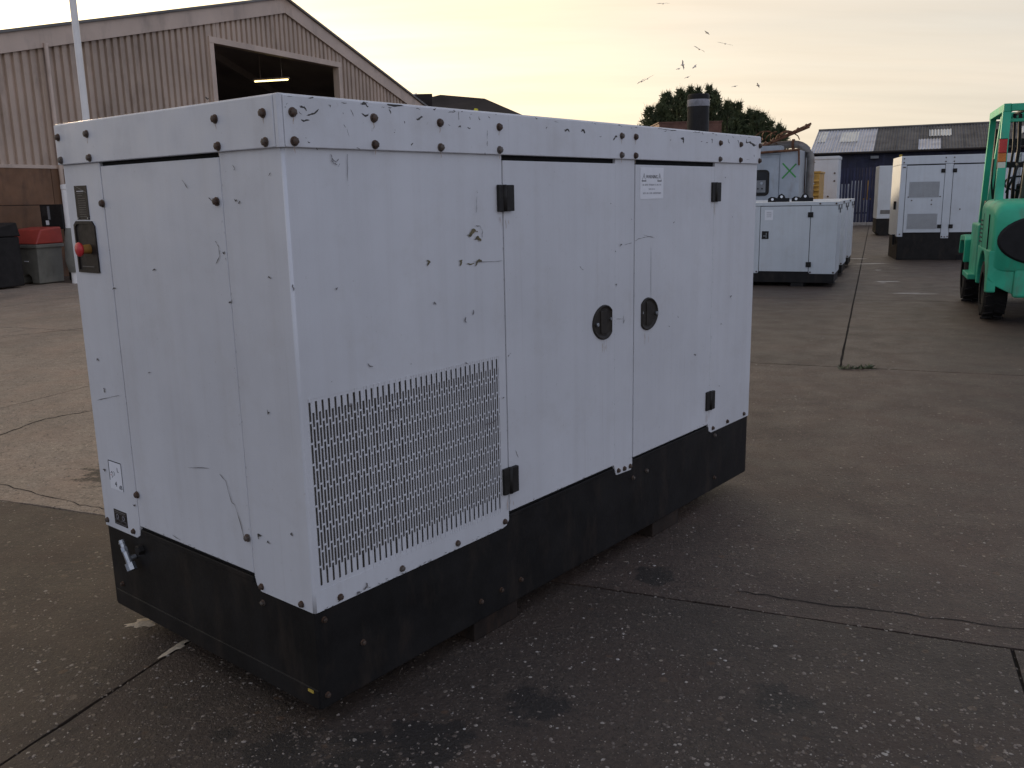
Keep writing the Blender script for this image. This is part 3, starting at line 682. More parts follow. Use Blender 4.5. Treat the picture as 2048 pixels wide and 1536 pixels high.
def ltext(body, size, a, z, mat='ink', sx=1.0): return text_mesh('lettering', body, size, mat, nl, P_L(a,0.0016,z), RL, sx)
ltext('L', 0.026, 1.178, 0.595); ltext('4', 0.030, 1.203, 0.534, 'ink', 1.1); ltext('dB', 0.024, 1.168, 0.526)
stroke('speaker_icon', [(1.236,0.575),(1.226,0.583),(1.219,0.576),(1.219,0.566),(1.227,0.558)], 0.003, 'ink', nl, 'L', 0.0016)
stroke('speaker_icon', [(1.236,0.570),(1.228,0.566)], 0.003, 'ink_red', nl, 'L', 0.0017)
stroke('speaker_icon', [(1.212,0.586),(1.206,0.578),(1.207,0.568)], 0.0026, 'ink', nl, 'L', 0.0016)
rp = plate('L', rect(1.148,0.363,1.248,0.425), 0.0012, 0.0012, 'rating_plate', 'plate_dark', 0)
for a in (1.222, 1.176):
    mb = MB(); mb.lathe([(0.0105,0.0),(0.0105,0.0005),(0.0065,0.0005),(0.0065,0.0)], 20)
    o = mb.build('printed_dial','tape_grey',rp); o.rotation_euler=(0,R(-90),0); o.location=P_L(a,0.0014,0.397)
    q = stroke('printed_frame', [(a+0.018,0.384),(a-0.018,0.384),(a-0.018,0.369),(a+0.018,0.369),(a+0.018,0.384)], 0.0018, 'tape_grey', rp, 'L', 0.0016)
stroke('printed_line', [(1.242,0.418),(1.154,0.418)], 0.004, 'plate_line', rp, 'L', 0.0016)
stroke('printed_line', [(1.242,0.411),(1.154,0.411)], 0.002, 'plate_line', rp, 'L', 0.0016)
# drain valve on the base
va, vb_ = Vector(P_L(1.160,0.028,0.320)), Vector(P_L(1.095,0.028,0.211))
dv = (vb_ - va)
dvv = MB().cyl(va, va+dv*0.24, 0.011, n=14).cyl(va+dv*0.24, va+dv*0.38, 0.014, n=6).cyl(va+dv*0.38, va+dv*0.76, 0.0125, n=14).cyl(va+dv*0.76, va+dv*1.0, 0.0205, n=8).cyl(va+dv*0.06, va+dv*0.12, 0.0135, n=14).build('drain_valve','steel',gen,0.001)
MB().cyl(va+dv*0.62+Vector((0.030,0,0)), va+dv*0.62, 0.010, n=12).build('valve_stub','steel',dvv)
MB().cyl(P_L(1.062,-0.004,0.296), P_L(1.062,0.018,0.296), 0.022, 0.019, n=6).build('drain_plug','base_black',gen,0.002)
MB().box(-0.002,0.035,GZ+0.052,0.004,0.062,GZ+0.062).build('yellow_tag','yellow_tag',gen)
# exhaust stub with a band of torn tape near its mouth
ex = MB().lathe([(0.050,fz1),(0.050,fz1+0.215),(0.0530,fz1+0.218),(0.057,fz1+0.212),(0.057,fz1-0.002)],28,(2.84,0.20,0)).build('exhaust_stub','exhaust_black',gen,smooth=False)
MB().lathe([(0.0572,fz1+0.155),(0.0585,fz1+0.157),(0.0585,fz1+0.188),(0.0572,fz1+0.190)],28,(2.84,0.20,0)).build('tape_band','tape_grey',ex)
MB().lathe([(0.085,fz1+0.0036),(0.085,fz1+0.012),(0.058,fz1+0.012)],24,(2.84,0.20,0)).build('pipe_flange','exhaust_black',ex)
# paint chips, scratches and rust runs: thin flakes lying on the panels
CHIPS_F= [(0.073, 1.867, 0.031, 0.0092, -31), (0.107, 1.855, 0.058, 0.0064, 26), (0.077, 1.833, 0.031, 0.0076, -9), (0.17, 1.878, 0.011, 0.0058, -52), (0.061, 1.852, 0.013, 0.0022, -42), (0.222, 1.824, 0.013, 0.0028, -39), (0.254, 1.864, 0.023, 0.0032, -67), (0.306, 1.891, 0.035, 0.0112, -12), (0.306, 1.861, 0.035, 0.0091, 3), (0.409, 1.877, 0.018, 0.0051, -74), (0.431, 1.896, 0.084, 0.0061, 0), (0.538, 1.863, 0.036, 0.0092, 9), (0.47, 1.847, 0.008, 0.0041, -50), (0.424, 1.814, 0.005, 0.003, 11), (0.499, 1.78, 0.013, 0.0051, 67), (0.678, 1.848, 0.01, 0.0022, -11), (0.73, 1.845, 0.016, 0.0071, -18), (0.777, 1.843, 0.018, 0.0045, -3), (0.783, 1.876, 0.012, 0.0032, -55), (0.832, 1.877, 0.015, 0.0045, -53), (0.726, 1.88, 0.03, 0.003, -92), (0.885, 1.884, 0.013, 0.0032, -48), (0.61, 1.895, 0.016, 0.005, 4), (0.693, 1.891, 0.045, 0.0041, 13), (0.076, 1.785, 0.004, 0.0022, -45), (0.085, 1.773, 0.01, 0.0042, -29), (0.271, 1.761, 0.017, 0.0022, -17), (0.872, 1.825, 0.036, 0.002, -90), (0.871, 1.794, 0.023, 0.0032, -88), (0.017, 1.874, 0.009, 0.0014, 41), (0.011, 1.865, 0.006, 0.0022, 45), (0.234, 1.804, 0.03, 0.001, -73), (0.113, 1.755, 0.008, 0.0036, -23), (0.858, 1.759, 0.009, 0.0041, -49), (0.219, 1.86, 0.006, 0.0022, -39), (1.22, 1.863, 0.014, 0.004, 60), (1.354, 1.859, 0.039, 0.012, -15), (1.465, 1.86, 0.035, 0.0142, -12), (1.589, 1.844, 0.018, 0.0028, 13), (1.7, 1.843, 0.041, 0.012, 18), (2.17, 1.851, 0.014, 0.003, 4), (2.286, 1.855, 0.042, 0.0216, -52), (2.477, 1.854, 0.019, 0.0036, 12), (2.532, 1.85, 0.025, 0.0042, 11), (2.586, 1.861, 0.023, 0.0133, -49), (2.772, 1.864, 0.035, 0.0071, -47), (2.882, 1.867, 0.025, 0.0071, -47), (3.051, 1.861, 0.119, 0.0166, -3), (2.986, 1.871, 0.031, 0.0151, -54), (3.006, 1.779, 0.045, 0.002, 0), (3.082, 1.799, 0.016, 0.0061, -45), (2.113, 1.896, 0.117, 0.0032, 0), (2.196, 1.894, 0.072, 0.004, 0), (3.0, 1.897, 0.032, 0.0071, 2)]
CHIPS_P= [(2.232, 1.474, 0.016, 0.007, 0), (1.766, 1.391, 0.022, 0.0071, 13), (1.722, 1.366, 0.011, 0.005, -5), (1.73, 1.22, 0.016, 0.0094, -27), (2.476, 0.797, 0.027, 0.0128, 15), (2.872, 1.059, 0.02, 0.0114, 49), (2.764, 0.921, 0.026, 0.0045, -4), (2.204, 0.978, 0.014, 0.005, -8), (2.291, 1.014, 0.016, 0.0051, -45), (2.765, 1.685, 0.015, 0.0051, 0), (2.859, 1.481, 0.012, 0.005, 0), (2.761, 0.584, 0.015, 0.0051, -11), (1.852, 1.5, 0.008, 0.004, 0), (1.683, 1.571, 0.008, 0.004, 0), (0.28, 1.089, 0.031, 0.0064, -32), (0.121, 1.064, 0.005, 0.0032, -11), (0.461, 1.065, 0.005, 0.004, 0), (0.736, 1.025, 0.012, 0.0067, 9), (0.94, 0.859, 0.011, 0.006, -10), (0.976, 1.017, 0.011, 0.007, -10), (0.211, 0.356, 0.028, 0.0125, 71), (0.179, 0.343, 0.019, 0.0114, -6), (0.268, 0.345, 0.009, 0.004, -21), (1.014, 0.619, 0.045, 0.0041, -59), (0.987, 1.023, 0.009, 0.003, -6), (0.794, 1.487, 0.055, 0.02, 18), (0.82, 1.463, 0.038, 0.014, -3), (0.775, 1.479, 0.03, 0.0054, 9), (0.562, 1.397, 0.023, 0.016, -80), (0.724, 1.386, 0.02, 0.0168, -53), (0.816, 1.38, 0.045, 0.0164, 17), (0.776, 1.378, 0.042, 0.007, -4), (0.163, 1.346, 0.01, 0.006, -6), (0.782, 1.204, 0.022, 0.0076, 58), (0.74, 1.181, 0.026, 0.008, -79), (0.586, 1.256, 0.015, 0.0091, -4), (0.191, 0.976, 0.012, 0.01, -9), (0.244, 0.542, 0.019, 0.0058, 9), (0.862, 0.778, 0.079, 0.0089, 6), (0.382, 0.925, 0.064, 0.0054, 4), (0.002, 1.363, 0.02, 0.0071, -96)]
CHIPS_L= [(0.239, 1.615, 0.015, 0.0071, -176), (0.326, 1.457, 0.016, 0.0082, 180), (0.222, 1.608, 0.013, 0.0081, 180), (0.313, 1.303, 0.018, 0.0073, 137), (0.101, 1.388, 0.015, 0.0071, 176), (0.159, 0.97, 0.012, 0.012, -160), (0.261, 0.538, 0.027, 0.0126, 138), (0.214, 0.527, 0.016, 0.0091, 166), (0.085, 0.586, 0.012, 0.0108, -99), (1.041, 1.311, 0.029, 0.0057, 164), (1.231, 1.028, 0.02, 0.0102, 174), (1.207, 0.913, 0.018, 0.0117, -137), (1.284, 0.578, 0.016, 0.0171, -120), (0.855, 1.019, 0.022, 0.003, 167), (0.344, 1.917, 0.021, 0.0071, -177), (0.75, 1.388, 0.027, 0.0061, 180), (1.073, 0.476, 0.021, 0.0092, 166)]
LINES_R= [[(0.17, 1.742), (0.175, 1.729), (0.19, 1.719), (0.199, 1.73)], [(0.171, 1.727), (0.178, 1.716), (0.193, 1.713)], [(0.197, 1.706), (0.203, 1.716)], [(0.808, 1.512), (0.832, 1.507), (0.844, 1.49), (0.84, 1.466)], [(0.819, 1.631), (0.822, 1.623)], [(0.819, 1.611), (0.814, 1.555)], [(0.235, 1.744), (0.229, 1.663)], [(1.45, 1.322), (1.462, 1.31), (1.476, 1.304)], [(1.883, 1.403), (1.911, 1.411), (1.974, 1.416), (2.04, 1.417)], [(1.731, 1.068), (1.785, 1.063)], [(1.789, 1.078), (1.79, 1.041), (1.802, 1.062)], [(2.022, 1.367), (2.028, 1.111)], [(1.856, 1.397), (1.795, 1.391)], [(0.951, 1.376), (0.871, 1.378), (0.79, 1.385)], [(1.953, 1.427), (2.055, 1.409)]]
LINES_L= [[(0.367, 1.492), (0.35, 1.475), (0.349, 1.445), (0.373, 1.42)], [(0.523, 1.682), (0.495, 1.655)], [(0.382, 1.625), (0.362, 1.614)], [(0.463, 0.714), (0.428, 0.695), (0.406, 0.627), (0.385, 0.619), (0.356, 0.541), (0.35, 0.517)], [(0.809, 0.414), (0.759, 0.407)], [(0.24, 1.718), (0.231, 1.709), (0.235, 1.702)], [(0.065, 1.815), (0.047, 1.807), (0.045, 1.819)], [(0.067, 1.681), (0.057, 1.69)], [(0.656, 0.701), (0.522, 0.723)], [(1.274, 0.865), (1.093, 0.907)]]

def flakes(name, face, chips, out, mat, seed):
    r = random.Random(seed); mb = MB(); F = P_R if face == 'R' else P_L
    for (a, z, l, wd, ang) in chips:
        g = math.radians(ang); n = 22; pts = []
        ph = r.uniform(0, 6)
        for i in range(n):
            t = 2*math.pi*i/n; k = 0.35 + 0.75*r.random()
            x, y = math.cos(t)*l/2*(0.7+0.35*r.random()), math.sin(t)*wd/2*k + 0.35*wd*math.sin(2.6*math.cos(t)+ph)
            pts.append(F(a + x*math.cos(g) - y*math.sin(g), out, z + x*math.sin(g) + y*math.cos(g)))
        mb.quad(*pts)
    return tag(mb.build(name, mat, gen), kind='stuff')
def lines(name, face, ls, out, mat, wd, seed):
    r = random.Random(seed); mb = MB(); F = P_R if face == 'R' else P_L
    for l in ls:
        fine = []
        for p, q in zip(l[:-1], l[1:]):
            for i in range(4): fine.append(Vector(p).lerp(Vector(q), i/4))
        fine.append(Vector(l[-1])); A_ = []; B_ = []
        for i, p in enumerate(fine):
            d = (fine[min(i+1, len(fine)-1)] - fine[max(i-1, 0)]).normalized(); nn = Vector((-d.y, d.x))
            ww = wd * r.uniform(0.25, 1.0) * (0.4 if i in (0, len(fine)-1) else 1); j = r.uniform(-0.0012, 0.0012)
            A_.append(F(p.x+nn.x*(j+ww), out, p.y+nn.y*(j+ww))); B_.append(F(p.x+nn.x*(j-ww), out, p.y+nn.y*(j-ww)))
        n = len(fine); mb.add(A_ + B_, [(i, i+1, n+i+1, n+i) for i in range(n-1)])
    return tag(mb.build(name, mat, gen), kind='stuff')
flakes('paint_chips', 'R', [c for c in CHIPS_F if c[1] < 1.897 and c[0] < 3.16], e+0.0004, 'chip_dark', 1)
flakes('paint_chips', 'R', CHIPS_P[:25] + CHIPS_P[32:], 0.0036, 'scratch_grey', 2)
flakes('paint_chips', 'R', CHIPS_P[25:32], 0.0036, 'chip_yellow', 3)
flakes('paint_chips', 'L', CHIPS_L, 0.0036, 'chip_dark', 4)
lines('scratches', 'R', LINES_R, 0.0036, 'scratch_grey', 0.0016, 5)
lines('scratches', 'L', LINES_L, 0.0036, 'chip_dark', 0.0016, 6)
rr = random.Random(21)
flakes('paint_chips', 'R', [(rr.uniform(0.02,L-0.02), 1.8965-rr.random()**2*0.01, rr.uniform(0.006,0.03), rr.uniform(0.0015,0.004), rr.uniform(-10,10)) for _ in range(34)], e+0.0004, 'chip_dark', 7)
# wear gathered along edges: base line, door edges, hinge sides
ed = []
for _ in range(46): ed.append((rr.uniform(0.03,0.93), 0.3395+rr.random()**2*0.012, rr.uniform(0.004,0.018), rr.uniform(0.0012,0.003), rr.uniform(-12,12)))
for u in (0.9585,1.7185,1.8805,2.6435,2.6545):
    for _ in range(12): ed.append((u+rr.uniform(-0.002,0.002), rr.uniform(0.42,1.70), rr.uniform(0.003,0.014), rr.uniform(0.001,0.0022), rr.uniform(80,100)))
for _ in range(30): ed.append((rr.uniform(0.98,2.6), 0.398+rr.random()**2*0.008, rr.uniform(0.004,0.014), rr.uniform(0.001,0.0025), rr.uniform(-12,12)))
flakes('edge_wear', 'R', ed, 0.0036, 'chip_dark', 8)
el = []
for v in (0.318,1.046,0.302):
    for _ in range(10): el.append((v+rr.uniform(-0.002,0.002), rr.uniform(0.42,1.70), rr.uniform(0.003,0.012), rr.uniform(0.001,0.0022), rr.uniform(80,100)))
for _ in range(22): el.append((rr.uniform(0.33,1.04), 0.3965+rr.random()**2*0.008, rr.uniform(0.004,0.014), rr.uniform(0.001,0.0025), rr.uniform(-12,12)))
flakes('edge_wear', 'L', el, 0.0036, 'chip_dark', 12)
# rust bleeding from seams and hinges
flakes('rust_runs', 'R', [(u+rr.uniform(-0.03,0.03), z-rr.uniform(0.01,0.05), rr.uniform(0.02,0.07), rr.uniform(0.0015,0.004), 90) for u, z in ((0.975,1.55),(0.975,0.47),(2.64,1.56),(2.64,0.47),(1.63,0.985),(2.0,0.985)) for _ in range(4)], 0.0036, 'rust_run', 15)
flakes('rust_runs', 'R', [(u+rr.uniform(-0.002,0.002), z-0.022, rr.uniform(0.02,0.035), 0.004, 90) for u in (0.034,0.339,0.632,0.938,1.752,1.865) for z in (zf, zg)], e+0.0003, 'rust_run', 9)
flakes('rust_runs', 'L', [(v, z-0.020, rr.uniform(0.014,0.028), 0.004, 90) for v, z in ((0.296,zf),(0.059,zf),(0.292,zg),(1.095,zf))], e+0.0003, 'rust_run', 10)
# ------------------------------------------------------------------ barn with a ribbed gable
BA = R(63.5)
barn = thing('barn', 'large grey barn with ribbed gable wall and tall open doorway', 'barn', (-11.2, 21.6, 0), BA)
# local frame: x along the gable wall, y into the barn (up-left), z up
AP, AZ = 9.45, 7.93
D0, D1 = -5.5, 19.0
def roof_z(d): return AZ - (AP - d)*0.2485 if d < AP else AZ - (d - AP)*0.321
DX0, DX1, DZ = 6.24, 12.1, 6.2
def ribs(x0, x1, zbot, ztop_fn, name, mat):
    """box-rib sheet: crest, flank, pan"""
    mb = MB(); pitch = 0.217; x = x0; prof = []
    while x < x1 - 1e-4:
        for dx, dy in ((0,0.0),(0.118,0.0),(0.130,0.062),(0.205,0.062)):
            if x + dx <= x1: prof.append((x+dx, dy))
        x += pitch
    prof.append((x1, 0.0))
    vs = []; fs = []
    for (px, py) in prof:
        vs.append((px, py, zbot)); vs.append((px, py, ztop_fn(px)))
    for i in range(len(prof)-1): fs.append((2*i, 2*i+2, 2*i+3, 2*i+1))
    mb.add(vs, fs); return mb.build(name, mat, barn)
x = D0
LOWZ = 2.6
sheet_w = 0.217*5
while x < D1:
    x1 = min(x + sheet_w, D1)
    segs = []
    for a, b, zb_ in ((D0, DX0-0.16, LOWZ), (DX0-0.16, DX1+0.16, DZ+0.16), (DX1+0.16, D1, LOWZ)):
        lo, hi = max(x, a), min(x1, b)
        if hi - lo > 0.02: ribs(lo, hi, zb_, lambda d: roof_z(d)-0.12, 'cladding_sheet', 'barn_grey')
    x = x1
# brown precast panels below the cladding
x = D0
k = 0
while x < D1:
    x1 = min(x + 1.5, D1)
    for a, b in ((D0, DX0-0.16), (DX1+0.16, D1)):
        lo, hi = max(x, a), min(x1, b)
        if hi - lo > 0.05:
            for z0, z1 in ((0.0,0.86),(0.87,1.73),(1.74,2.60)):
                MB().box(lo+0.006, -0.02-0.006*((k*7) % 3), z0, hi-0.006, 0.10, z1-0.004).build('wall_panel', 'barn_brown', barn, 0.006); k += 1
    x = x1
MB().box(D0, -0.045, 2.58, DX0-0.17, 0.03, 2.66).build('drip_flashing', 'barn_trim', barn, 0.005)
# verge trims, door trims, downpipe, roof, other walls
def slope_prism(x0, x1, zoff0, zoff1, y0, y1, name, mat):
    pts = [(x0,y0,roof_z(x0)+zoff0),(x1,y0,roof_z(x1)+zoff0),(x1,y0,roof_z(x1)+zoff1),(x0,y0,roof_z(x0)+zoff1)]
    return MB().prism(pts, (0,y1-y0,0)).build(name, mat, barn, 0.004)
slope_prism(D0-0.3, AP, -0.40, 0.03, -0.07, -0.012, 'verge_trim', 'barn_trim')
slope_prism(AP+0.002, D1+0.3, -0.40, 0.03, -0.07, -0.012, 'verge_trim', 'barn_trim')
BD = 26.0
slope_prism(D0-0.35, AP-0.001, 0.032, 0.10, -0.14, BD, 'roof_slope', 'roof_grey')
slope_prism(AP+0.003, D1+0.35, 0.032, 0.10, -0.14, BD, 'roof_slope', 'roof_grey')
MB().box(DX0-0.17,-0.05,DZ,DX1+0.17,0.20,DZ+0.17).build('door_lintel','barn_trim',barn,0.006)
MB().box(DX0-0.17,-0.05,0,DX0,0.20,DZ-0.003).build('door_jamb','barn_trim',barn,0.006)
MB().box(DX1,-0.05,0,DX1+0.17,0.20,DZ-0.003).build('door_jamb','barn_trim',barn,0.006)
MB().box(D0,0.21,0,D0+0.12,BD,roof_z(D0)).build('barn_side_wall','barn_grey',barn)
MB().box(D1-0.12,0.21,0,D1,BD,roof_z(D1)).build('barn_side_wall','barn_grey',barn)
MB().prism([(D0,BD-0.1,0),(D1,BD-0.1,0),(D1,BD-0.1,roof_z(D1)),(AP,BD-0.1,AZ),(D0,BD-0.1,roof_z(D0))],(0,0.08,0)).build('barn_back_wall','barn_inside',barn)
for side in ((D0+0.13, DX0-0.18), (DX1+0.18, D1-0.13)):
    MB().prism([(side[0],0.14,0),(side[1],0.14,0),(side[1],0.14,roof_z(side[1])-0.01),(side[0],0.14,roof_z(side[0])-0.01)],(0,0.05,0)).build('wall_lining','barn_inside',barn)
MB().prism([(DX0-0.17,0.21,DZ+0.172),(DX1+0.17,0.21,DZ+0.172),(DX1+0.17,0.21,roof_z(DX1+0.17)-0.01),(AP,0.21,AZ-0.01),(DX0-0.17,0.21,roof_z(DX0-0.17)-0.01)],(0,0.04,0)).build('wall_lining','barn_inside',barn)
slope_prism(D0+0.2, AP-0.01, -0.14, -0.10, 0.3, BD-0.2, 'roof_lining', 'barn_inside')
slope_prism(AP+0.01, D1-0.2, -0.14, -0.10, 0.3, BD-0.2, 'roof_lining', 'barn_inside')
for y in (5, 10, 15, 20):
    slope_prism(D0+0.3, AP-0.02, -0.42, -0.16, y, y+0.16, 'rafter', 'barn_inside')
    slope_prism(AP+0.02, D1-0.3, -0.42, -0.16, y, y+0.16, 'rafter', 'barn_inside')
MB().tube([(0.72,-0.10,5.45),(0.72,-0.10,0.1)],0.05,10).build('downpipe','barn_trim',barn,smooth=True)
# tube lamp inside, on its batten
tl = MB().box(-0.04,-0.66,0.03,0.04,0.66,0.08).build('lamp_batten','barn_trim',barn)
tl.location = (10.34,1.45,5.69); tl.rotation_euler = (0,0,R(11.6))
MB().cyl((0,-0.62,0.0),(0,0.62,0.0),0.022,n=10).build('lamp_tube','tube_lit',tl)
MB().cyl((0,-0.4,0.08),(0,-0.4,1.75),0.008,n=6).build('lamp_rod','barn_trim',tl)
MB().cyl((0,0.4,0.08),(0,0.4,1.75),0.008,n=6).build('lamp_rod','barn_trim',tl)
# floodlight on the apex
fl = MB().box(9.50,-0.50,7.98,9.95,-0.30,8.30).build('floodlight','barn_trim',barn,0.02)
fl.rotation_euler = (0,0,0)
MB().box(9.54,-0.512,8.01,9.91,-0.501,8.27).build('lens','glass_dark',fl)
MB().tube([(9.72,-0.3,8.14),(9.72,-0.05,8.05)],0.025,8).build('bracket','barn_trim',fl)
# ------------------------------------------------------------------ yard furniture by the barn
t = thing('lamp_column', 'tall slim white lamp column standing before the barn', 'pole', (-6.33, 14.0, 0))
MB().lathe([(0.068,0),(0.068,1.1),(0.052,1.15),(0.048,7.4),(0.0001,7.4)],16).build('shaft','post_white',t,smooth=False)
MB().box(-0.06,-0.35,7.36,0.06,0.05,7.46).build('lamp_head','post_white',t,0.02)
MB().lathe([(0.13,0.0),(0.13,0.02),(0.0762,0.02)],16).build('base_flange','post_white',t)
t = thing('bin', 'grey plastic bin with a sloping red lid beside the barn wall', 'bin', (-10.62, 20.30, 0), R(-22))
body = [(-0.36,-0.33,0.02),(0.36,-0.33,0.02),(0.40,-0.36,0.84),(-0.40,-0.36,0.84)]
mb = MB()
# tapered body with a foot arch
front = [(-0.36,0.02),(-0.14,0.02),(-0.12,0.16),(-0.05,0.22),(0.05,0.22),(0.12,0.16),(0.14,0.02),(0.36,0.02),(0.40,0.84),(-0.40,0.84)]
mb.prism([(x,-0.33,z) for x,z in front],(0,0.66,0)); mb.build('bin_body','bin_grey',t,0.02)
MB().box(-0.435,-0.37,0.80,0.435,0.37,0.88).build('bin_rim','bin_grey',t,0.015)
MB().prism([(-0.43,-0.37,0.885),(-0.43,-0.20,1.20),(-0.43,0.34,1.25),(-0.43,0.37,0.885)],(0.86,0,0)).build('bin_lid','bin_red',t,0.03,seg=3)
MB().box(-0.02,-0.345,0.50,0.10,-0.331,0.52).build('maker_plate','paper',t)
t = thing('waste_container', 'dark container with small white labels beside the grey bin', 'container', (-11.15, 19.15, 0), R(-20))
MB().box(-0.55,-0.45,0.03,0.55,0.45,1.08).build('container_body','bin_black',t,0.03)
MB().prism([(-0.57,-0.47,1.085),(-0.57,-0.40,1.22),(-0.57,0.40,1.38),(-0.57,0.47,1.085)],(1.14,0,0)).build('container_lid','bin_black',t,0.02)
for (x0,z0,x1,z1,mm) in ((-0.10,0.66,0.26,0.82,'paper'),(0.16,0.88,0.30,1.00,'paper'),(0.34,0.68,0.42,0.82,'bin_red'),(0.42,0.68,0.52,0.82,'panel_grey')):
    MB().box(x0,-0.456,z0,x1,-0.4495,z1).build('label_sheet',mm,t)
MB().box(0.30,-0.457,0.90,0.44,-0.449,1.02).build('label_sheet','green_x',t)
t = thing('wall_cabinet', 'dark cabinet on a stand behind the red-lidded bin', 'cabinet', (-10.42, 21.05, 0), R(-22))
MB().box(-0.36,-0.16,1.18,0.30,0.16,1.74).build('cabinet_box','bin_black',t,0.01)
MB().box(-0.30,-0.17,1.48,-0.12,-0.158,1.70).build('cabinet_door','seam_dark',t,0.004)
MB().box(-0.12,-0.175,1.40,-0.06,-0.159,1.70).build('white_edge','panel_grey',t)
MB().box(-0.20,-0.18,1.28,-0.12,-0.159,1.38).build('sticker','paper',t)
MB().box(-0.30,-0.05,0,-0.22,0.05,1.18).build('stand_leg','bin_black',t); MB().box(0.18,-0.05,0,0.26,0.05,1.18).build('stand_leg','bin_black',t)
t = thing('marker_post', 'short white post with a cap between bin and generator', 'post', (-9.72, 20.1, 0))
MB().lathe([(0.085,0),(0.085,2.05),(0.095,2.06),(0.095,2.15),(0.0001,2.17)],16).build('shaft','post_white',t)
mb = MB(); mb.lathe([(0.12,0.25),(0.17,0.5),(0.15,0.9),(0.11,1.15),(0.09,1.22)],14); mb.build('grey_sleeve','bin_grey',t,smooth=True)
# ------------------------------------------------------------------ dark hip-roofed building behind the generator
t = thing('hip_roof_building', 'dark low building with hipped roof behind the generator', 'building', (0, 38, 0))
MB().box(-8.6,0.3,0,2.6,7.6,4.15).build('wall','roof_dark',t)
ridge = [(-2.9,3.2,6.18),(-0.95,3.2,5.98)]
ev = [(-9.0,-0.1,4.45),(3.1,-0.1,3.90),(3.1,8.0,3.90),(-9.0,8.0,4.45)]
mb = MB(); mb.add(ev + ridge, [(0,1,5,4),(1,2,5),(2,3,4,5),(3,0,4),(3,2,1,0)]); mb.build('hipped_roof','roof_dark',t)
def bar(mb, p, q, s):
    return mb.tube([p, q], s, 4)
bar(MB(), (-5.3,-0.2,5.50), (-4.1,-0.2,5.88), 0.035).build('sunlit_verge','sunlit_pale',t)  # sunlit lean-to edges, their brightness put into pale bars
bar(MB(), (-5.0,-0.3,5.46), (-3.6,-0.3,5.85), 0.035).build('sunlit_verge','sunlit_pale',t)
MB().prism([(-5.35,-0.25,5.42),(-4.1,-0.25,5.85),(-3.0,-0.25,5.85),(-3.0,-0.25,5.0),(-5.35,-0.25,4.6)],(0,0.2,0)).build('lean_to_end','roof_dark',t)
MB().prism([(-1.40,0.55,5.15),(-1.32,0.55,5.33),(-1.18,0.55,5.30),(-1.15,0.55,5.16),(-1.25,0.55,5.05)],(0,0.05,0)).build('yellow_mark','yellow_mark',t)
t = thing('brick_outbuilding', 'flat-topped red brick outbuilding in front of the trees', 'building', (8.0, 40.6, 0))
for r0 in range(9):
    z0 = 4.72-(r0+1)*0.075
    off = 0.11 if r0 % 2 else 0.0
    mb = MB(); xx = -1.36+off
    while xx < 1.30:
        x2 = min(xx+0.215, 1.36); mb.box(xx,-0.31,z0,x2,-0.20,z0+0.065); xx += 0.225
    tag(mb.build('brick_course','brick_red',t), kind='stuff')
MB().box(-1.36,-0.295,0,1.36,2.5,4.70).build('wall','brick_red',t)
MB().box(-1.40,-0.34,4.715,1.40,2.5,4.76).build('coping','brick_red',t)
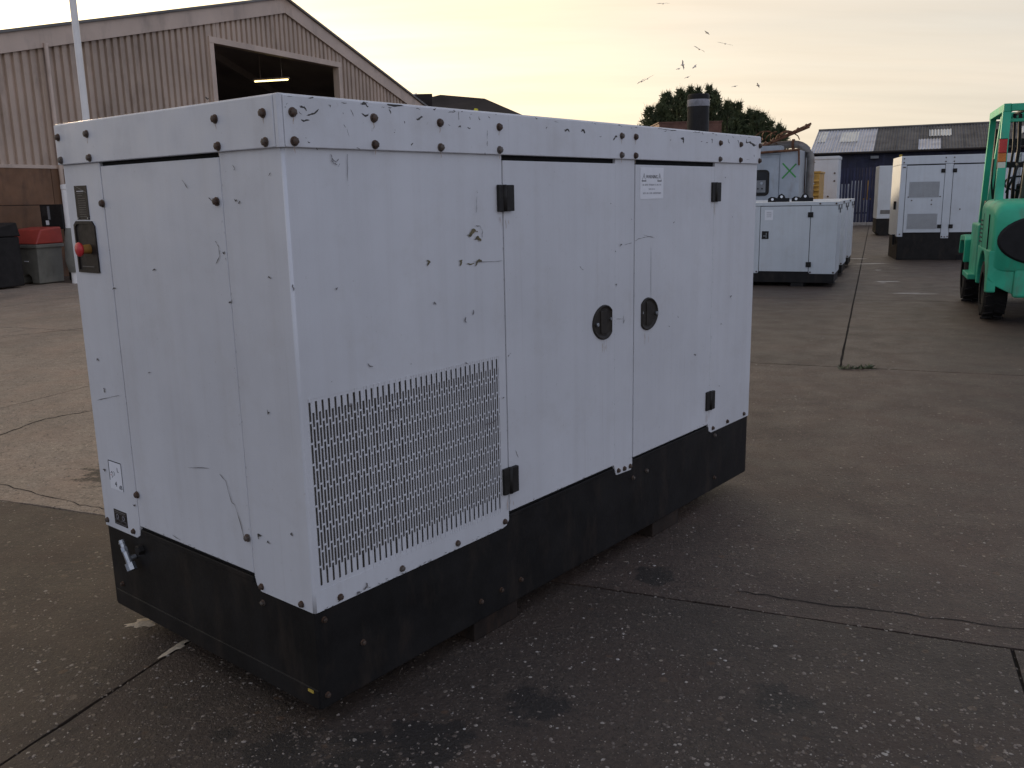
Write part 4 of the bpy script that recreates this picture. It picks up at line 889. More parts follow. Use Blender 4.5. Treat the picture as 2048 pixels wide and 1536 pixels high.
# ------------------------------------------------------------------ conifers
def conifer(name, label, loc, leaders, seed, n_spray):
    r = random.Random(seed)
    t = thing(name, label, 'tree', loc, 0, 'evergreens behind the yard')
    mbt = MB(); mbt.tube([(0,0,0),(0.05,0,1.2),(0.0,0.05,2.6)],[0.32,0.24,0.16],9)
    for (x, y, h, rad) in leaders: mbt.tube([(0,0,0.8),(x*0.6,y*0.6,h*0.35),(x,y,h*0.7),(x,y,h*0.98)],[0.12,0.09,0.05,0.008],6)
    mbt.build('trunk','bark',t)
    mb = MB()
    for (x, y, h, rad) in leaders:
        cnt = int(n_spray * rad * h / 5)
        for i in range(cnt):
            s = r.random()**0.75
            z = 0.4 + s*(h-0.4)
            a = r.uniform(0, 2*math.pi)
            lump = 1 + 0.20*math.sin(z*4.1+a*3+x*7) + 0.16*math.sin(z*9.3-a*5+y*11+x*3)
            rr_ = rad * 1.15 * (1 - (z/h)**2.0)**0.75 * (0.30 + 0.80*r.random()**0.5) * lump
            c = Vector((x + math.cos(a)*rr_, y + math.sin(a)*rr_, z))
            out = Vector((math.cos(a)*0.75, math.sin(a)*0.75, 1.0 + s)).normalized()
            ln = r.uniform(0.16, 0.46) * (1.1 if z > h*0.9 else 1); 
            side = out.cross(Vector((r.uniform(-1,1), r.uniform(-1,1), r.uniform(-1,1)))).normalized()
            nrm = out.cross(side)
            wd = ln * (r.uniform(0.12, 0.2) if s > 0.86 else r.uniform(0.25, 0.42))
            # feathery spray: a tapering blade with two side blades
            mb.add([c - side*wd*0.5, c + side*wd*0.5, c + out*ln], [(0,1,2)])
            mb.add([c + out*ln*0.2 - nrm*wd*0.2, c + out*ln*0.45 + nrm*wd*0.2, c + out*ln*0.62 + side*ln*0.42], [(0,1,2)])
            mb.add([c + out*ln*0.1 - nrm*wd*0.2, c + out*ln*0.38 + nrm*wd*0.2, c + out*ln*0.55 - side*ln*0.42], [(0,1,2)])
    # feathery shoots standing clear of the crown
    for (x, y, h, rad) in leaders:
        for i in range(26):
            z = h*(0.62 + 0.40*r.random()); a = r.uniform(0, 2*math.pi); k = max(0.0, 1-(min(z,h)/h)**2.0)**0.75*rad*1.05
            b0 = Vector((x+math.cos(a)*k, y+math.sin(a)*k, min(z, h*0.97)))
            d0 = Vector((math.cos(a)*0.45+r.uniform(-0.25,0.25), math.sin(a)*0.45, 1.0)).normalized()
            L0 = r.uniform(0.25, 0.62)
            for j in range(7):
                f = j/6; c = b0 + d0*(L0*f); sd_ = Vector((r.uniform(-1,1), r.uniform(-1,1), 0.7)).normalized(); ll = L0*0.34*(1-f*0.75)
                q_ = d0.cross(sd_).normalized()*0.018
                mb.add([c-q_, c+q_, c+(sd_+d0*0.6).normalized()*ll], [(0,1,2)])
            q_ = d0.cross(Vector((1,0,0))).normalized()*0.016
            mb.add([b0-q_, b0+q_, b0+d0*L0*1.1], [(0,1,2)])
    mb.build('crown','needles',t)
    return t
SIL = [(6.9,5.0),(7.4,5.9),(8.0,6.5),(8.7,6.9),(9.3,6.85),(9.85,6.8),(10.5,6.75),(11.0,6.85),(11.5,6.4),(12.2,6.05),(12.8,5.85),(13.4,5.6),(14.0,5.15),(14.45,4.7)]
def sil(x):
    for (x0, z0), (x1, z1) in zip(SIL[:-1], SIL[1:]):
        if x0 <= x <= x1: return z0 + (z1-z0)*(x-x0)/(x1-x0)
    return 4.6
def leaders_for(x0, x1, cx, n, seed):
    r = random.Random(seed); out = []
    for i in range(n):
        x = x0 + (x1-x0)*(i + r.uniform(0.1,0.9))/n
        out.append((x-cx, r.uniform(-1.1,1.1), sil(x)*r.uniform(0.90,1.02), r.uniform(0.55,1.0)))
    return out
conifer('conifer_tree', 'broad dark evergreen with ragged spiky top behind the exhaust stub', (9.5,48,0), leaders_for(7.1,12.0,9.5,20,4), 4, 700)
conifer('conifer_tree', 'lower evergreen sloping down behind the rusty scrap', (13.1,48.6,0), leaders_for(11.9,14.4,13.1,11,9), 9, 700)
# arching branch tip that stands clear of the crown
# ------------------------------------------------------------------ small white generator sets in a row
hm = MB().box(-0.045,-0.016,-0.045,0.045,0.0,0.045).box(-0.03,-0.022,-0.03,0.03,-0.0161,0.03).mesh('hinge','hinge_black')
bm_ = MB().cyl((0,0,0),(0,-0.010,0),0.016,n=8).mesh('bolt','bolt_rust')
def small_genset(label, loc, rz, grp):
    t = thing('small_generator', label, 'generator', loc, rz, grp)
    Wg, Dg, Hg = 2.3, 1.05, 1.50
    MB().box(-Wg+0.01,0.012,0.07,-0.012,Dg-0.012,0.30).build('base_frame','base_black',t,0.008)
    for x in (-1.75,-0.75): MB().box(x,0.03,0.0,x+0.22,Dg-0.03,0.072).build('skid','base_black',t)
    MB().box(-Wg+0.02,0.02,0.27,-0.02,Dg-0.02,1.46).build('inner_body','core_black',t)
    MB().prism([(-0.448,0,1.437),(-0.448,0,0.26),(-0.43,0,0.235),(0.0,0,0.235),(0.0,0,1.437)],(0,0.018,0)).build('side_panel','genset_white',t,0.003)
    MB().box(-1.318,-0.002,0.272,-0.458,0.016,1.432).build('door','genset_white',t,0.003)
    MB().prism([(-Wg,0,1.437),(-Wg,0,0.235),(-1.345,0,0.235),(-1.328,0,0.26),(-1.328,0,1.437)],(0,0.018,0)).build('side_panel','genset_white',t,0.003)
    MB().box(-0.018,0.020,0.235,-0.001,Dg,1.437).build('end_panel','genset_white',t,0.003)
    MB().box(-Wg,0.020,0.235,-Wg+0.017,Dg,1.437).build('end_panel','genset_white',t,0.003)
    MB().box(-Wg+0.018,Dg-0.017,0.235,-0.019,Dg,1.437).build('back_panel','genset_white',t,0.003)
    MB().box(-Wg-0.006,-0.008,1.442,0.008,Dg+0.006,1.505).build('roof_tray','genset_white',t,0.006)
    for z in (1.28,0.40): put('hinge',hm,t,loc=(-0.455,-0.002,z))
    lk = MB().box(-1.285,-0.012,0.855,-1.165,-0.001,0.995).build('latch','hinge_black',t,0.012)
    MB().box(-1.262,-0.016,0.90,-1.205,-0.0121,0.918).build('latch_lever','panel_grey',lk); MB().box(-1.215,-0.016,0.87,-1.200,-0.0121,0.965).build('latch_lever','panel_grey',lk)
    for x, z in ((-0.42,0.262),(-0.03,0.262),(-1.36,0.262),(-0.30,1.47),(-0.03,1.47)): put('bolt',bm_,t,loc=(x,-0.001 if z<1.4 else -0.009,z))
    for y, z in ((0.12,1.36),(0.5,1.30),(0.9,1.36)): MB().box(0.0,y,z,0.012,y+0.06,z+0.09).build('end_latch','hinge_black',t)
    return t
SG = (5.78, 15.92); sa = R(-23.6); sd = Vector((-math.sin(sa), math.cos(sa)))
labs = ['small white generator with paper door notice and black lifting plates on top', 'small white generator directly behind the one with a paper notice', 'last small white generator in the row beside the navy fence']
for i in range(3):
    p = Vector(SG) + sd*(2.15*i)
    t = small_genset(labs[i], (p.x, p.y, 0), sa, 'small white generators in a row')
    if i == 0:
        MB().box(-1.245,-0.0045,1.19,-1.10,-0.0021,1.37).build('paper_notice','paper',t)
        for z in (1.33,1.30,1.28,1.25): MB().box(-1.215,-0.0055,z-0.003,-1.13,-0.0046,z+0.003).build('printed_line','ink_grey',t)
        for x0 in (-1.24,-0.86):
            poly = [(x0,1.507),(x0,1.565),(x0+0.05,1.60),(x0+0.11,1.595),(x0+0.16,1.575),(x0+0.19,1.63),(x0+0.24,1.655),(x0+0.29,1.62),(x0+0.31,1.575),(x0+0.38,1.575),(x0+0.38,1.507)]
            lp = MB().prism([(x,0.28 if x0<-1 else 0.62,z) for x,z in poly],(0,0.02,0)).build('lifting_plate','fork_black',t)
            yb = 0.28 if x0<-1 else 0.62
            for cx, cz in ((0.08,1.555),(0.24,1.60)): MB().cyl((x0+cx,yb,cz),(x0+cx,yb-0.006,cz),0.024,n=12).build('plate_hole','paper',lp)
# ------------------------------------------------------------------ old grey set with a control window, green cross and rising exhaust pipe
oa = R(-25)
t = thing('old_generator', 'old grey generator with control window, green painted cross and side louvres', 'generator', (7.03, 22.0, 0), oa)
OW, OD = 3.4, 2.4
MB().box(-OW,0.03,0.12,-0.02,OD,2.66).build('casing','old_grey',t,0.01)
MB().box(-OW,0.02,0.0,-0.01,OD,0.12).build('base_frame','base_black',t)
MB().box(-0.48,0.0,0.2,-0.02,0.029,2.62).build('corner_panel','old_grey',t,0.006)
MB().box(-1.75,0.0,0.2,-0.50,0.029,2.50).build('control_door','old_grey',t,0.006)
MB().box(-OW,0.0,0.2,-1.77,0.029,2.50).build('side_panel','old_grey',t,0.006)
MB().box(-OW-0.02,-0.03,2.58,-0.47,0.5,2.78).build('canopy_edge','old_grey',t,0.01)
# control window: surround, glass and the instruments behind it
def rrect(x0,z0,x1,z1,r,y,n=5):
    pts=[]
    for cx,cz,a0 in ((x1-r,z1-r,0),(x0+r,z1-r,90),(x0+r,z0+r,180),(x1-r,z0+r,270)):
        for i in range(n+1):
            a=R(a0+90*i/n); pts.append((cx+r*math.cos(a),y,cz+r*math.sin(a)))
    return pts
wn = MB().prism(rrect(-1.42,1.60,-0.72,2.22,0.10,-0.001),(0,-0.018,0)).build('control_window','hinge_black',t)
MB().prism(rrect(-1.37,1.65,-0.77,2.17,0.07,-0.0192),(0,-0.002,0)).build('window_pane','glass_dark',wn)
MB().box(-1.36,-0.0235,1.68,-0.80,-0.0213,1.97).build('instrument_panel','panel_grey',wn)
for x in (-1.22,-1.05,-0.90): MB().cyl((x,-0.0236,1.90),(x,-0.030,1.90),0.032,n=12).build('dial','old_grey',wn)
for x in (-1.28,-1.18,-1.08,-0.98,-0.88): MB().cyl((x,-0.0236,1.77),(x,-0.030,1.77),0.020,n=10).build('knob','hinge_black',wn)
for p, q in (((-0.42,2.00),(-0.10,2.34)),((-0.42,2.36),(-0.10,2.02))):
    d = Vector((q[0]-p[0], q[1]-p[1])); nn = Vector((-d.y,d.x)).normalized()*0.018
    MB().quad((p[0]+nn.x,-0.003,p[1]+nn.y),(q[0]+nn.x,-0.003,q[1]+nn.y),(q[0]-nn.x,-0.003,q[1]-nn.y),(p[0]-nn.x,-0.003,p[1]-nn.y)).build('green_stroke','green_x',t)
for i in range(12):
    z = 0.5 + i*0.18
    MB().prism([(0.0,1.6,z),(0.07,1.6,z-0.06),(0.07,1.6,z-0.075),(0.0,1.6,z-0.06)],(0,0.75,0)).build('louvre','hinge_black' if i % 2 else 'old_grey',t)
MB().tube([(-1.6,-0.06,2.60),(-0.05,-0.06,2.66)],0.03,8).build('rusty_rail','rusty',t)
MB().tube([(-0.05,-0.06,2.68),(-0.03,-0.06,2.30)],0.022,8).build('rusty_bracket','rusty',t)
pts = [(-1.5,0.9,2.80),(-0.3,0.9,2.84)] + [(-0.3+0.42*math.sin(a),0.9,2.42+0.42*math.cos(a)) for a in [i*math.pi/2/7 for i in range(1,8)]] + [(0.12,0.9,1.3),(0.12,0.9,0.3)]
pp = MB().tube(pts,0.095,14).build('exhaust_pipe','pipe_grey',t,smooth=True)
MB().cyl((-0.34,0.9,2.84),(-0.28,0.9,2.84),0.125,n=16).build('pipe_flange','rusty',pp)
MB().tube([(-0.02,0.98,2.7),(0.02,0.98,0.3)],0.012,6).build('pipe_stay','rusty',pp)
# scrap lying on its roof
t2 = thing('scrap_metal', 'tangled rusty scrap frame lying on the old grey generator roof', 'scrap', (6.55, 23.0, 2.66), oa)
rs = random.Random(8)
mb = MB()
for k in range(3): mb.tube([(-0.25+0.02*k,-0.15+0.16*k,0.10+0.03*k),(0.95,-0.10+0.16*k,0.56+0.05*k)],0.028,5)
for k in range(6):
    f = 0.1+k*0.16; mb.tube([(-0.25+1.2*f,-0.18,0.12+0.47*f),(-0.25+1.2*f,0.24,0.22+0.47*f)],0.022,5)
mb.build('bent_frame','rusty',t2)
for i in range(10):
    mb = MB(); a0 = rs.uniform(0,3); c = Vector((rs.uniform(-0.1,0.45),rs.uniform(-0.2,0.2),rs.uniform(0.2,0.38))); rr_ = rs.uniform(0.14,0.30)
    mb.tube([c+Vector((rr_*math.cos(a0+j*0.45),0.12*math.sin(a0*3+j),rr_*math.sin(a0+j*0.45)*0.8)) for j in range(7)],0.014,5)
    mb.build('bent_rod','rusty',t2)
t3 = thing('brushwood_sheet', 'flat brown debris heaped along the old grey generator roof', 'debris', (5.6, 23.3, 2.66), oa)
mb = MB()
for i in range(160):
    c = Vector((rs.uniform(-1.3,0.9),rs.uniform(-0.5,0.4),rs.uniform(0.0,0.14))); d = Vector((rs.uniform(-1,1),rs.uniform(-0.5,0.5),rs.uniform(-0.15,0.25))).normalized()*rs.uniform(0.15,0.5)
    mb.tube([c,c+d],[rs.uniform(0.008,0.025),0.004],4)
tag(mb.build('debris_heap','scrap_brown',t3),kind='stuff')
MB().box(-1.4,-0.5,0.0,0.6,0.45,0.05).build('debris_board','scrap_brown',t3)
# yellow louvred set and white cabinet behind it
t = thing('yellow_generator', 'yellow louvred generator behind the grey exhaust pipe', 'generator', (9.36, 27.4, 0), R(-24))
MB().box(-2.2,0.03,0.0,-0.02,1.6,2.20).build('casing','yellow_paint',t,0.01)
MB().box(-2.2,0.02,2.205,0,1.6,2.27).build('roof_tray','yellow_paint',t,0.01)
for i in range(13):
    z = 0.35+i*0.14
    MB().prism([(-0.5,0.029,z),(-0.5,-0.04,z-0.05),(-0.5,-0.04,z-0.065),(-0.5,0.029,z-0.03)],(0.48,0,0)).build('louvre','yellow_paint',t)
t = thing('white_cabinet', 'tall narrow white cabinet in front of the navy fence', 'cabinet', (10.86, 30.1, 0), R(-24))
MB().box(-1.4,0,0.05,0,1.2,2.70).build('cabinet_box','genset_white',t,0.01)
MB().box(-1.42,-0.02,2.703,0.02,1.22,2.80).build('cabinet_top','genset_white',t,0.01)
MB().box(-1.38,0.02,0,-0.02,1.18,0.049).build('plinth','base_black',t)
for x,z in ((-0.10,2.25),(-0.10,2.0),(-0.28,1.5)): MB().cyl((x,-0.0005,z),(x,-0.02,z),0.03,n=10).build('bolt','bolt_rust',t)
# ------------------------------------------------------------------ navy fence, kerb and the long shed behind
fa = R(-24)
t = thing('palisade_fence', 'navy blue upright steel pale fence behind the generators', 'fence', (15.2, 45.5, 0), fa)
pmb = MB()
for (x0_, y0_), (x1_, y1_) in zip([(-0.052,0),(-0.028,-0.022),(0.028,-0.022)], [(-0.028,-0.022),(0.028,-0.022),(0.052,0)]):
    pmb.prism([(x0_,y0_,0.10),(x1_,y1_,0.10),(x1_,y1_,2.80-abs(x1_)*1.6),(x0_,y0_,2.80-abs(x0_)*1.6)],(0,0.004,0))
pm = pmb.mesh('pale','navy')
rp_ = random.Random(2)
for i in range(84):
    x = i*0.145
    put('pale',pm,t,loc=(x,rp_.uniform(-0.01,0.01),rp_.uniform(-0.03,0.02)),rot=(0,rp_.uniform(-0.012,0.012),0))
for z in (0.55,2.25): MB().box(-0.1,0.025,z,12.2,0.075,z+0.07).build('rail','navy',t)
for x in range(5): MB().box(x*3.0-0.05,0.08,0,x*3.0+0.05,0.18,2.7).build('post','navy',t)
t = thing('kerb_strip', 'pale concrete kerb along the foot of the navy fence', 'kerb', (15.2, 45.2, 0), fa)
xx = -0.5
while xx < 12:
    MB().box(xx+0.006,-0.35,0,xx+1.49,0.10,0.14).build('kerb_stone','kerb',t,0.012); xx += 1.5
t = thing('long_shed', 'long navy shed with corrugated roof and pale skylights', 'shed', (16.6, 50.4, 0), fa)
EZ, RZ, RD = 3.74, 5.12, 4.2
MB().box(0.05,0.25,0,22,2*RD-0.25,EZ-0.02).build('wall','navy',t)
for i in range(60):
    MB().box(0.1+i*0.36,0.22,0.1,0.1+i*0.36+0.10,0.2495,EZ-0.05).build('wall_rib','navy',t)
def corr(x0, x1, mat, name, s0=0.0, s1=1.0, lift=0.0, back=False):
    mb = MB(); n = int(round((x1-x0)/0.0375)); vs=[]; fs=[]
    for i in range(n+1):
        x = x0 + (x1-x0)*i/n; h = 0.028*math.cos(i*math.pi/2*1.0) + lift
        for s in (s0, s1):
            y = -0.15 + s*(RD+0.15); z = EZ - 0.05 + s*(RZ-EZ+0.05)
            if back: y = 2*RD - y
            vs.append((x, y, z + h))
    for i in range(n): fs.append((2*i,2*i+2,2*i+3,2*i+1))
    mb.add(vs, fs); return mb.build(name, mat, t)
xx = 0.0; i = 0
while xx < 22:
    mat = 'roof_zinc' if xx < 2.9 else 'asbestos_dark'
    if 4.5 <= xx < 5.6: 
        corr(xx, xx+1.08, 'roof_zinc', 'roof_sheet', 0.0, 0.42, 0.012); corr(xx, xx+1.08, mat, 'roof_sheet', 0.40, 1.0)
    else: corr(xx, xx+1.08, mat, 'roof_sheet')
    corr(xx, xx+1.08, 'asbestos_dark', 'roof_sheet', back=True)
    xx += 1.08; i += 1
for x0, x1, s0, s1 in ((0.1,0.6,0.45,0.92),(1.35,2.3,0.42,0.86),(5.9,7.0,0.52,0.80),(10.2,11.3,0.50,0.80),(15.5,16.6,0.5,0.8)):
    corr(x0, x1, 'skylight', 'skylight', s0, s1, 0.03)
MB().tube([(0,RD,RZ+0.03),(22,RD,RZ+0.03)],0.07,8).build('ridge_cap','asbestos_dark',t)
MB().tube([(0,-0.22,EZ-0.10),(22,-0.22,EZ-0.10)],0.06,8).build('gutter','roof_dark',t)
MB().prism([(0.02,0.3,EZ-0.02),(0.02,RD,RZ-0.05),(0.02,2*RD-0.3,EZ-0.02)],(0.1,0,0)).build('gable_end','navy',t)
MB().box(3.1,-0.10,EZ-0.42,3.5,0.2,EZ-0.28).build('wall_lamp','panel_grey',t)
MB().box(-2.2,-0.1,0,-0.05,4,3.95).build('side_annex','roof_dark',t)
# things glimpsed between the pales
t = thing('steel_stillage', 'yellow steel stillage glimpsed between navy pales', 'stillage', (17.95, 46.0, 0), fa)
for x in (-0.25,0.12): MB().box(x,0,0,x+0.16,0.08,2.15).build('upright','yellow_paint',t)
MB().box(-0.3,0.0801,1.2,0.34,0.14,1.28).build('cross_bar','yellow_paint',t)
t = thing('stored_panel', 'pale steel panels leaning behind the navy pales', 'panel', (17.42, 45.7, 0), fa)
MB().box(-0.75,0.0,0.05,-0.30,0.05,2.0).build('sheet','genset_white',t); MB().box(-0.22,0.03,0.05,0.30,0.08,2.15).build('sheet','genset_white',t); MB().box(0.4,0.0,0.05,0.62,0.05,1.2).build('sheet','genset_white',t)
# ------------------------------------------------------------------ white sets on the right
bga = R(-16.5)
t = thing('large_generator', 'large white generator with two slotted vents, black base, beside the green forklift', 'generator', (9.42, 21.93, 0), bga)
BW_, BDp, BH, BZ = 4.2, 1.7, 2.46, 0.66
MB().box(0.02,0.02,0.0,BW_-0.02,BDp-0.02,0.70).build('base_frame','base_black',t,0.01)
MB().box(1.35,-0.0,0.0,2.0,0.03,0.12).build('fork_pocket','core_black',t)
MB().box(0.03,0.03,0.6,BW_-0.03,BDp-0.03,2.3).build('inner_body','core_black',t)
MB().box(0.0,0.0,2.262,BW_,BDp,BH).build('roof_tray','genset_white',t,0.01)
def fp(x0,z0,x1,z1,name,y=0.0): return MB().box(x0,y,z0,x1,y+0.022,z1).build(name,'genset_white',t,0.004)
fp(0.0,0.56,0.125,2.257,'corner_panel'); fp(0.135,0.66,0.965,2.235,'door',-0.004); fp(0.975,0.52,1.145,2.257,'door_pillar'); fp(1.155,0.66,2.6,2.235,'door',-0.004); fp(2.61,0.56,BW_,2.257,'side_panel')
MB().box(0.0,0.024,0.56,0.02,BDp,2.257).build('end_panel','genset_white',t,0.004); MB().box(BW_-0.02,0.024,0.56,BW_,BDp,2.257).build('end_panel','genset_white',t,0.004)
MB().box(0.021,BDp-0.02,0.56,BW_-0.021,BDp,2.257).build('back_panel','genset_white',t,0.004)
for z0, z1 in ((0.745,1.10),(1.49,1.85)):
    v = MB().box(0.21,-0.008,z0,0.87,-0.0045,z1).build('vent','vent_grey',t)
    mb = MB()
    for i in range(30): 
        x = 0.215+i*0.0219; mb.box(x,-0.011,z0-0.012,x+0.009,-0.0081,z1+0.02)
    mb.build('vent_slots','genset_white',v)
    v2 = MB()
for x in (0.93,1.18):
    for z in (0.80,2.10): put('hinge',hm,t,loc=(x,-0.004,z))
for x,z in ((0.06,2.31),(0.06,2.40),(0.97,2.31),(0.97,2.40),(1.15,2.31),(1.15,2.40),(0.06,2.2),(0.09,2.2),(0.06,0.62),(1.0,0.56),(1.06,0.55),(1.12,0.56),(1.9,2.33),(0.28,1.42),(0.72,1.42),(0.72,1.32),(0.20,1.5),(0.9,1.5),(1.35,1.2)): put('bolt',bm_,t,loc=(x,-0.004 if z<2.25 else -0.001,z))
MB().box(-0.06,0.3,0.35,-0.001,0.45,0.6).build('side_bracket','base_black',t); MB().box(-0.05,0.5,1.2,-0.001,0.6,1.4).build('side_latch','hinge_black',t)
t = thing('medium_generator', 'plain white generator with rating plate and black base standing by the fence', 'generator', (13.8, 34.0, 0), bga)
MB().box(0.0,0.0,0.62,2.4,1.3,2.55).build('casing','genset_white',t,0.02)
MB().prism([(0.0,0.02,0.615),(0.0,0.02,0.12),(0.12,0.02,0.0),(2.28,0.02,0.0),(2.4,0.02,0.12),(2.4,0.02,0.615)],(0,1.26,0)).build('base_frame','base_black',t,0.01)
MB().box(0.12,-0.012,0.80,0.58,-0.001,0.94).build('rating_plate','vent_grey',t)
MB().cyl((0.75,0.4,2.551),(0.75,0.4,2.95),0.05,n=10).build('exhaust_stub','yellow_tag',t)
# ------------------------------------------------------------------ green forklift
h_ = R(68)
fk = thing('forklift', 'green forklift truck with black tyres and overhead guard, seen from behind', 'forklift', (6.79, 11.42, 0), h_ )
# local: x forward, y left, z up
def wheel(name, c, r, wdt, treads):
    mb = MB(); n = 40
    prof = [(r*0.55,-wdt/2),(r*0.86,-wdt/2),(r*0.97,-wdt*0.40),(r,-wdt*0.28),(r,wdt*0.28),(r*0.97,wdt*0.40),(r*0.86,wdt/2),(r*0.55,wdt/2)]
    mb.lathe(prof, n, c, 'Y')
    for i in range(treads):
        a = 2*math.pi*i/treads
        for s in (-1,1):
            q = []
            for rr_, yy, da in ((r*0.99,s*wdt*0.02,0),(r*0.99,s*wdt*0.46,0.10),(r*0.99,s*wdt*0.46,0.10+0.085),(r*0.99,s*wdt*0.02,0.085)):
                q.append(Vector((c[0]+math.cos(a+da+(0.08 if s>0 else 0))*rr_, c[1]+yy, c[2]+math.sin(a+da+(0.08 if s>0 else 0))*rr_)))
            mid = sum(q, Vector())/4 - Vector(c); mid.y = 0
            mb.prism(q, mid.normalized()*0.022)
    w_ = mb.build('wheel','rubber',fk)
    MB().lathe([(0.0001,-wdt*0.3),(r*0.3,-wdt*0.3),(r*0.5,-wdt*0.36),(r*0.56,-wdt*0.45),(r*0.56,wdt*0.45),(r*0.5,wdt*0.36),(r*0.3,wdt*0.3),(0.0001,wdt*0.3)],24,c,'Y').build('rim','fork_black',w_)
    return w_
for s in (1,-1):
    wheel('wheel',(0.0,s*0.53,0.405),0.385,0.27,18)
    wheel('wheel',(2.05,s*0.58,0.43),0.41,0.30,18)
# counterweight: lofted sections from tail to cab, rounded, with arches over the rear wheels
def section(x, hw, z0, z1, rad, n=6):
    pts = []
    for cy, cz, a0 in ((hw-rad, z1-rad, 0),(-(hw-rad), z1-rad, 90),(-(hw-rad), z0+rad*0.5, 180),(hw-rad, z0+rad*0.5, 270)):
        for i in range(n+1):
            a = R(a0 + 90*i/n); rz = rad if a0 < 180 else rad*0.5
            pts.append((x, cy + rad*math.cos(a), cz + rz*math.sin(a)))
    return pts
def loft(secs):
    mb = MB(); n = len(secs[0])
    for s in secs: mb.v += s
    for i in range(len(secs)-1):
        for k in range(n): mb.f.append((i*n+k, i*n+(k+1) % n, (i+1)*n+(k+1) % n, (i+1)*n+k))
    mb.f.append(tuple(range(n-1,-1,-1))); mb.f.append(tuple(range((len(secs)-1)*n, len(secs)*n)))
    return mb
loft([section(-0.74,0.63,0.70,1.42,0.13),section(-0.70,0.66,0.66,1.48,0.13),section(-0.55,0.66,0.86,1.52,0.14),section(-0.2,0.685,0.86,1.54,0.13),section(0.5,0.685,0.86,1.54,0.13),section(0.62,0.66,0.88,1.50,0.12)]).build('counterweight','fork_green',fk,smooth=True)
# lower skirt with wheel arch, both sides and across the tail
def arch_side(s):
    pts = [(-0.72,0.93),(-0.72,0.42),(-0.50,0.40)]
    for i in range(13):
        a = math.pi - math.pi*i/12
        pts.append((0.0+0.50*math.cos(a), max(0.42,0.42+0.47*math.sin(a))))
    pts += [(0.62,0.42),(0.62,0.93)]
    y0 = s*0.69
    return MB().prism([(x,y0,z) for x,z in pts],(0,-s*0.10,0)).build('wheel_arch','fork_green',fk,0.015)
arch_side(1); arch_side(-1)
MB().box(-0.735,-0.40,0.36,-0.62,0.40,0.95).build('tail_skirt','fork_green',fk,0.03)
MB().prism([(-0.70,0.40,0.40),(-0.735,0.40,0.93),(-0.735,0.69,0.93),(-0.735,0.69,0.60),(-0.71,0.60,0.50)],(0.08,0,0)).build('tail_corner','fork_green',fk,0.01)
MB().prism([(-0.70,-0.40,0.40),(-0.735,-0.40,0.93),(-0.735,-0.69,0.93),(-0.735,-0.69,0.60),(-0.71,-0.60,0.50)],(0.08,0,0)).build('tail_corner','fork_green',fk,0.01)
MB().box(-0.60,-0.35,0.38,1.6,0.35,0.86).build('chassis','fork_black',fk,0.02)
# big black oval radiator cover in the tail
mb = MB(); pts0=[]; pts1=[]
for i in range(40):
    a = 2*math.pi*i/40; pts0.append((-0.748,0.06+0.56*math.cos(a),1.06+0.31*math.sin(a))); pts1.append((-0.766,0.06+0.53*math.cos(a),1.06+0.285*math.sin(a)))
mb.add(pts0+pts1,[(i,(i+1)%40,40+(i+1)%40,40+i) for i in range(40)]+[tuple(range(40,80))]); mb.build('radiator_cover','fork_black',fk)
MB().box(-0.36,-0.6875,0.90,-0.348,0.6875,1.36).build('panel_seam','fork_black',fk)
MB().box(0.20,-0.6875,0.90,0.212,0.6875,1.36).build('panel_seam','fork_black',fk)
for i_ in range(6): MB().box(0.28,0.683,0.98+i_*0.055,0.56,0.690,1.0+i_*0.055).build('louvre','fork_black',fk)
# engine hood, seat, steps, front fender, cab floor
MB().prism([(0.3,-0.5,1.545),(0.95,-0.5,1.30),(1.3,-0.5,1.28),(1.3,-0.5,0.6),(0.3,-0.5,0.6)],(0,1.0,0)).build('engine_hood','fork_green',fk,0.04,seg=3)
seat = loft([section(0.62,0.24,1.36,1.48,0.05),section(1.15,0.26,1.33,1.46,0.05)]).build('seat','seat_grey',fk,smooth=True)
MB().prism([(0.58,-0.25,1.44),(0.42,-0.25,2.02),(0.50,-0.25,2.06),(0.70,-0.25,1.46)],(0,0.5,0)).build('backrest','seat_grey',seat,0.04,seg=3)
MB().prism([(1.62,0.50,0.62),(1.55,0.50,0.95),(1.75,0.50,1.02),(2.40,0.50,0.98),(2.52,0.50,0.70),(2.46,0.50,0.70),(2.34,0.50,0.90),(1.78,0.50,0.93),(1.66,0.50,0.85),(1.70,0.50,0.62)],(0,0.27,0)).build('fender','fork_green',fk,0.012)
MB().prism([(1.62,-0.50,0.62),(1.55,-0.50,0.95),(1.75,-0.50,1.02),(2.40,-0.50,0.98),(2.52,-0.50,0.70),(2.46,-0.50,0.70),(2.34,-0.50,0.90),(1.78,-0.50,0.93),(1.66,-0.50,0.85),(1.70,-0.50,0.62)],(0,-0.36,0)).build('fender','fork_green',fk,0.012)
MB().box(1.30,-0.55,0.55,2.35,0.55,0.90).build('cab_floor','fork_green',fk,0.02)
MB().box(0.72,0.55,0.45,1.5,0.78,0.52).build('step','fork_green',fk,0.01)
MB().box(0.66,0.60,0.5,1.55,0.70,1.20).build('side_panel','fork_green',fk,0.02)
MB().prism([(2.2,-0.5,0.9),(2.1,-0.5,1.5),(2.25,-0.5,1.5),(2.4,-0.5,0.9)],(0,1.0,0)).build('dashboard','fork_black',fk,0.02)
